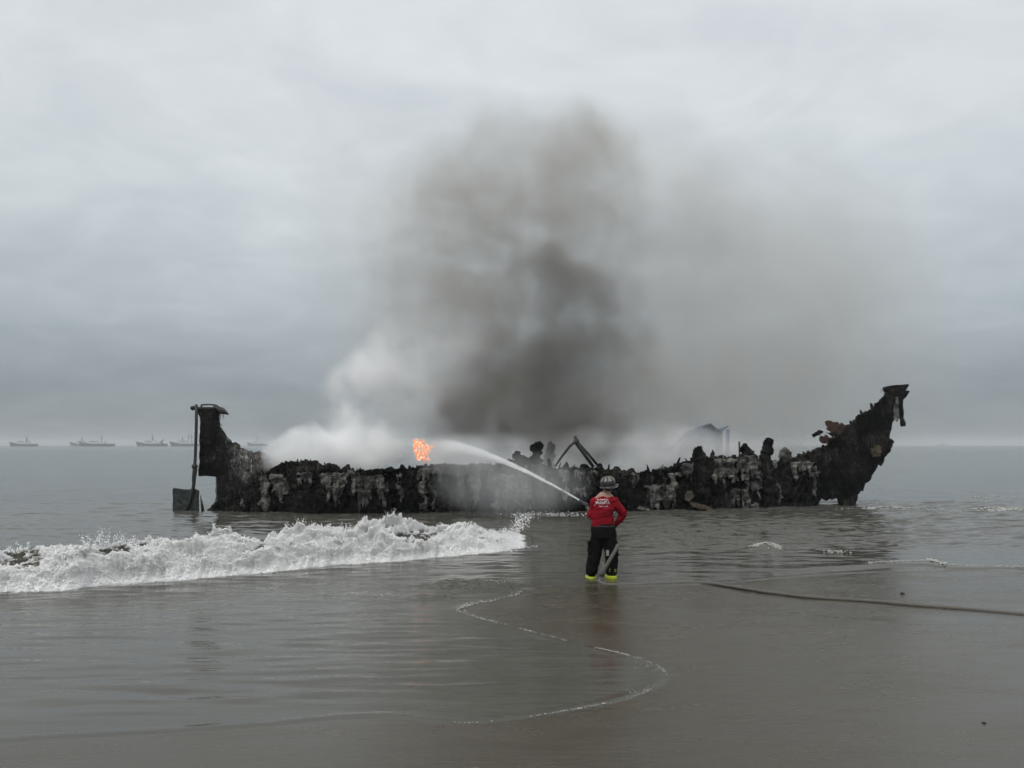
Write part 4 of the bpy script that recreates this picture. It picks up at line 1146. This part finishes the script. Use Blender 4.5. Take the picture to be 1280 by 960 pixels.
# water jet: a parabola from the nozzle to above the wreck
J0 = noz+nd*.2; J1 = Vector(P(553, 563, 27.6))
jd = Vector((J1.x-J0.x, J1.y-J0.y, 0)); JL = jd.length; jd.normalize()
def jz(u): return J0.z+2.0*u-1.02*u*u
def jr(u): return .02+.07*u+.26*u**2.2
def jet():
    o = bpy.data.objects.new('water_jet', None)
    mb = MB(); pts, rr = [], []
    for i in range(33):
        u = i/32*1.08; p = J0+jd*JL*u; p.z = jz(u)-.25*max(0, u-.5)**1.5; pts.append(p); rr.append((jr(u)*1.25+.02, jr(u)*1.5+.02+.12*max(0, u-.4)))
    loc = J0.copy(); ang = math.atan2(jd.y, jd.x)
    M = Matrix.Translation(loc) @ Matrix.Rotation(ang, 4, 'Z'); Mi = M.inverted()
    mb.tube([Mi @ p for p in pts], rr, 20)
    t, pv = vol_mat('water_spray'); v = t.coord()
    s = t.add('ShaderNodeSeparateXYZ'); t.l.new(v, s.inputs[0])
    u = t.math('DIVIDE', s.outputs[0], JL)
    z0 = t.math('MULTIPLY', u, t.math('SUBTRACT', 2.0, t.math('MULTIPLY', u, 1.02)))
    dz = t.math('SUBTRACT', s.outputs[2], z0)
    rad = t.math('ADD', t.math('ADD', t.math('MULTIPLY', u, .07), .02), t.math('MULTIPLY', t.math('POWER', t.math('MAXIMUM', u, 0.0), 2.2), .26))
    rr2 = t.math('ADD', t.math('MULTIPLY', dz, dz), t.math('MULTIPLY', s.outputs[1], s.outputs[1]))
    q = t.math('DIVIDE', rr2, t.math('MULTIPLY', rad, rad))
    core = t.math('SUBTRACT', 1.0, q, True)
    n = t.noise(t.scale(v, (1.6, 11, 11)), 1, 5, .68); n = t.ramp(n, [(.38, .12), (.62, 2.0)])
    fade = t.ramp(u, [(0, 1), (.8, 1), (1.0, .25)])
    k = t.math('DIVIDE', .34, t.math('MAXIMUM', rad, .015))          # keeps the optical depth alike along the jet
    den = t.math('MULTIPLY', t.math('MULTIPLY', t.math('MULTIPLY', core, n), k), fade)
    t.put(pv.inputs['Density'], t.math('MULTIPLY', den, 2.6))
    pv.inputs['Color'].default_value = (.985, .99, .99, 1)
    t.m.cycles.volume_step_rate = .12
    ob = link('water_jet', mb.raw('water_jet'), t.m, None, True); ob.matrix_world = M
    tag(ob, 'white arc of water sprayed from the hose onto the burning wreck', 'water jet')
    return ob
jet()
def mist():
    t, pv = vol_mat('falling_mist'); v = t.coord()
    hull = MB(); tot = None
    for (px, py, rx, ry, y, dy, k) in ((640, 606, 108, 48, 25.6, 1.1, .42), (572, 568, 62, 30, 26.8, .8, .75)):
        c = S3(px, py, y); r = (rx*y/F, dy, ry*y/F)
        a = t.add('ShaderNodeVectorMath', operation='MULTIPLY_ADD'); t.l.new(v, a.inputs[0]); a.inputs[1].default_value = tuple(1/q for q in r); a.inputs[2].default_value = tuple(-c[i]/r[i] for i in range(3))
        dt = t.add('ShaderNodeVectorMath', operation='DOT_PRODUCT'); t.l.new(a.outputs[0], dt.inputs[0]); t.l.new(a.outputs[0], dt.inputs[1])
        f = t.math('MULTIPLY', t.math('SUBTRACT', 1.0, dt.outputs['Value'], True), k); tot = f if tot is None else t.math('ADD', tot, f)
        hull.ball(c, r, 28, 18)
    n = t.ramp(t.noise(t.scale(v, (2.4, 1.5, .8)), 1, 4), [(.3, .4), (.7, 1.6)])
    t.put(pv.inputs['Density'], t.math('MULTIPLY', tot, n)); pv.inputs['Color'].default_value = (.95, .96, .965, 1)
    t.m.cycles.volume_step_rate = .5
    ob = link('spray_mist', fused(hull.raw(), .12, 2), t.m, None, True); tag(ob, 'fine pale mist drifting down in front of the wreck below the jet', 'mist', kind='stuff')
mist()

mb = MB(); mb.box((0, 2100, 10.5), (9000, 4600, 27))
t, pv = vol_mat('sea_haze'); pv.inputs['Density'].default_value = .00045; pv.inputs['Color'].default_value = (.80, .83, .85, 1)
hz = mb.build('haze', t.m); tag(hz, 'pale sea haze softening the far ships', 'haze', kind='stuff')

# ---------------------------------------------------------------- render settings
sc = scene
sc.render.engine = 'CYCLES'
sc.cycles.use_denoising = True
try: sc.cycles.denoiser = 'OPENIMAGEDENOISE'
except Exception: pass
sc.cycles.use_adaptive_sampling = True; sc.cycles.adaptive_threshold = .05
sc.cycles.max_bounces = 34; sc.cycles.diffuse_bounces = 2; sc.cycles.glossy_bounces = 3; sc.cycles.volume_bounces = 32
sc.cycles.transparent_max_bounces = 8; sc.cycles.volume_max_steps = 256
sc.cycles.caustics_reflective = False; sc.cycles.caustics_refractive = False
sc.view_settings.view_transform = 'Standard'; sc.view_settings.look = 'None'; sc.view_settings.exposure = 0; sc.view_settings.gamma = 1
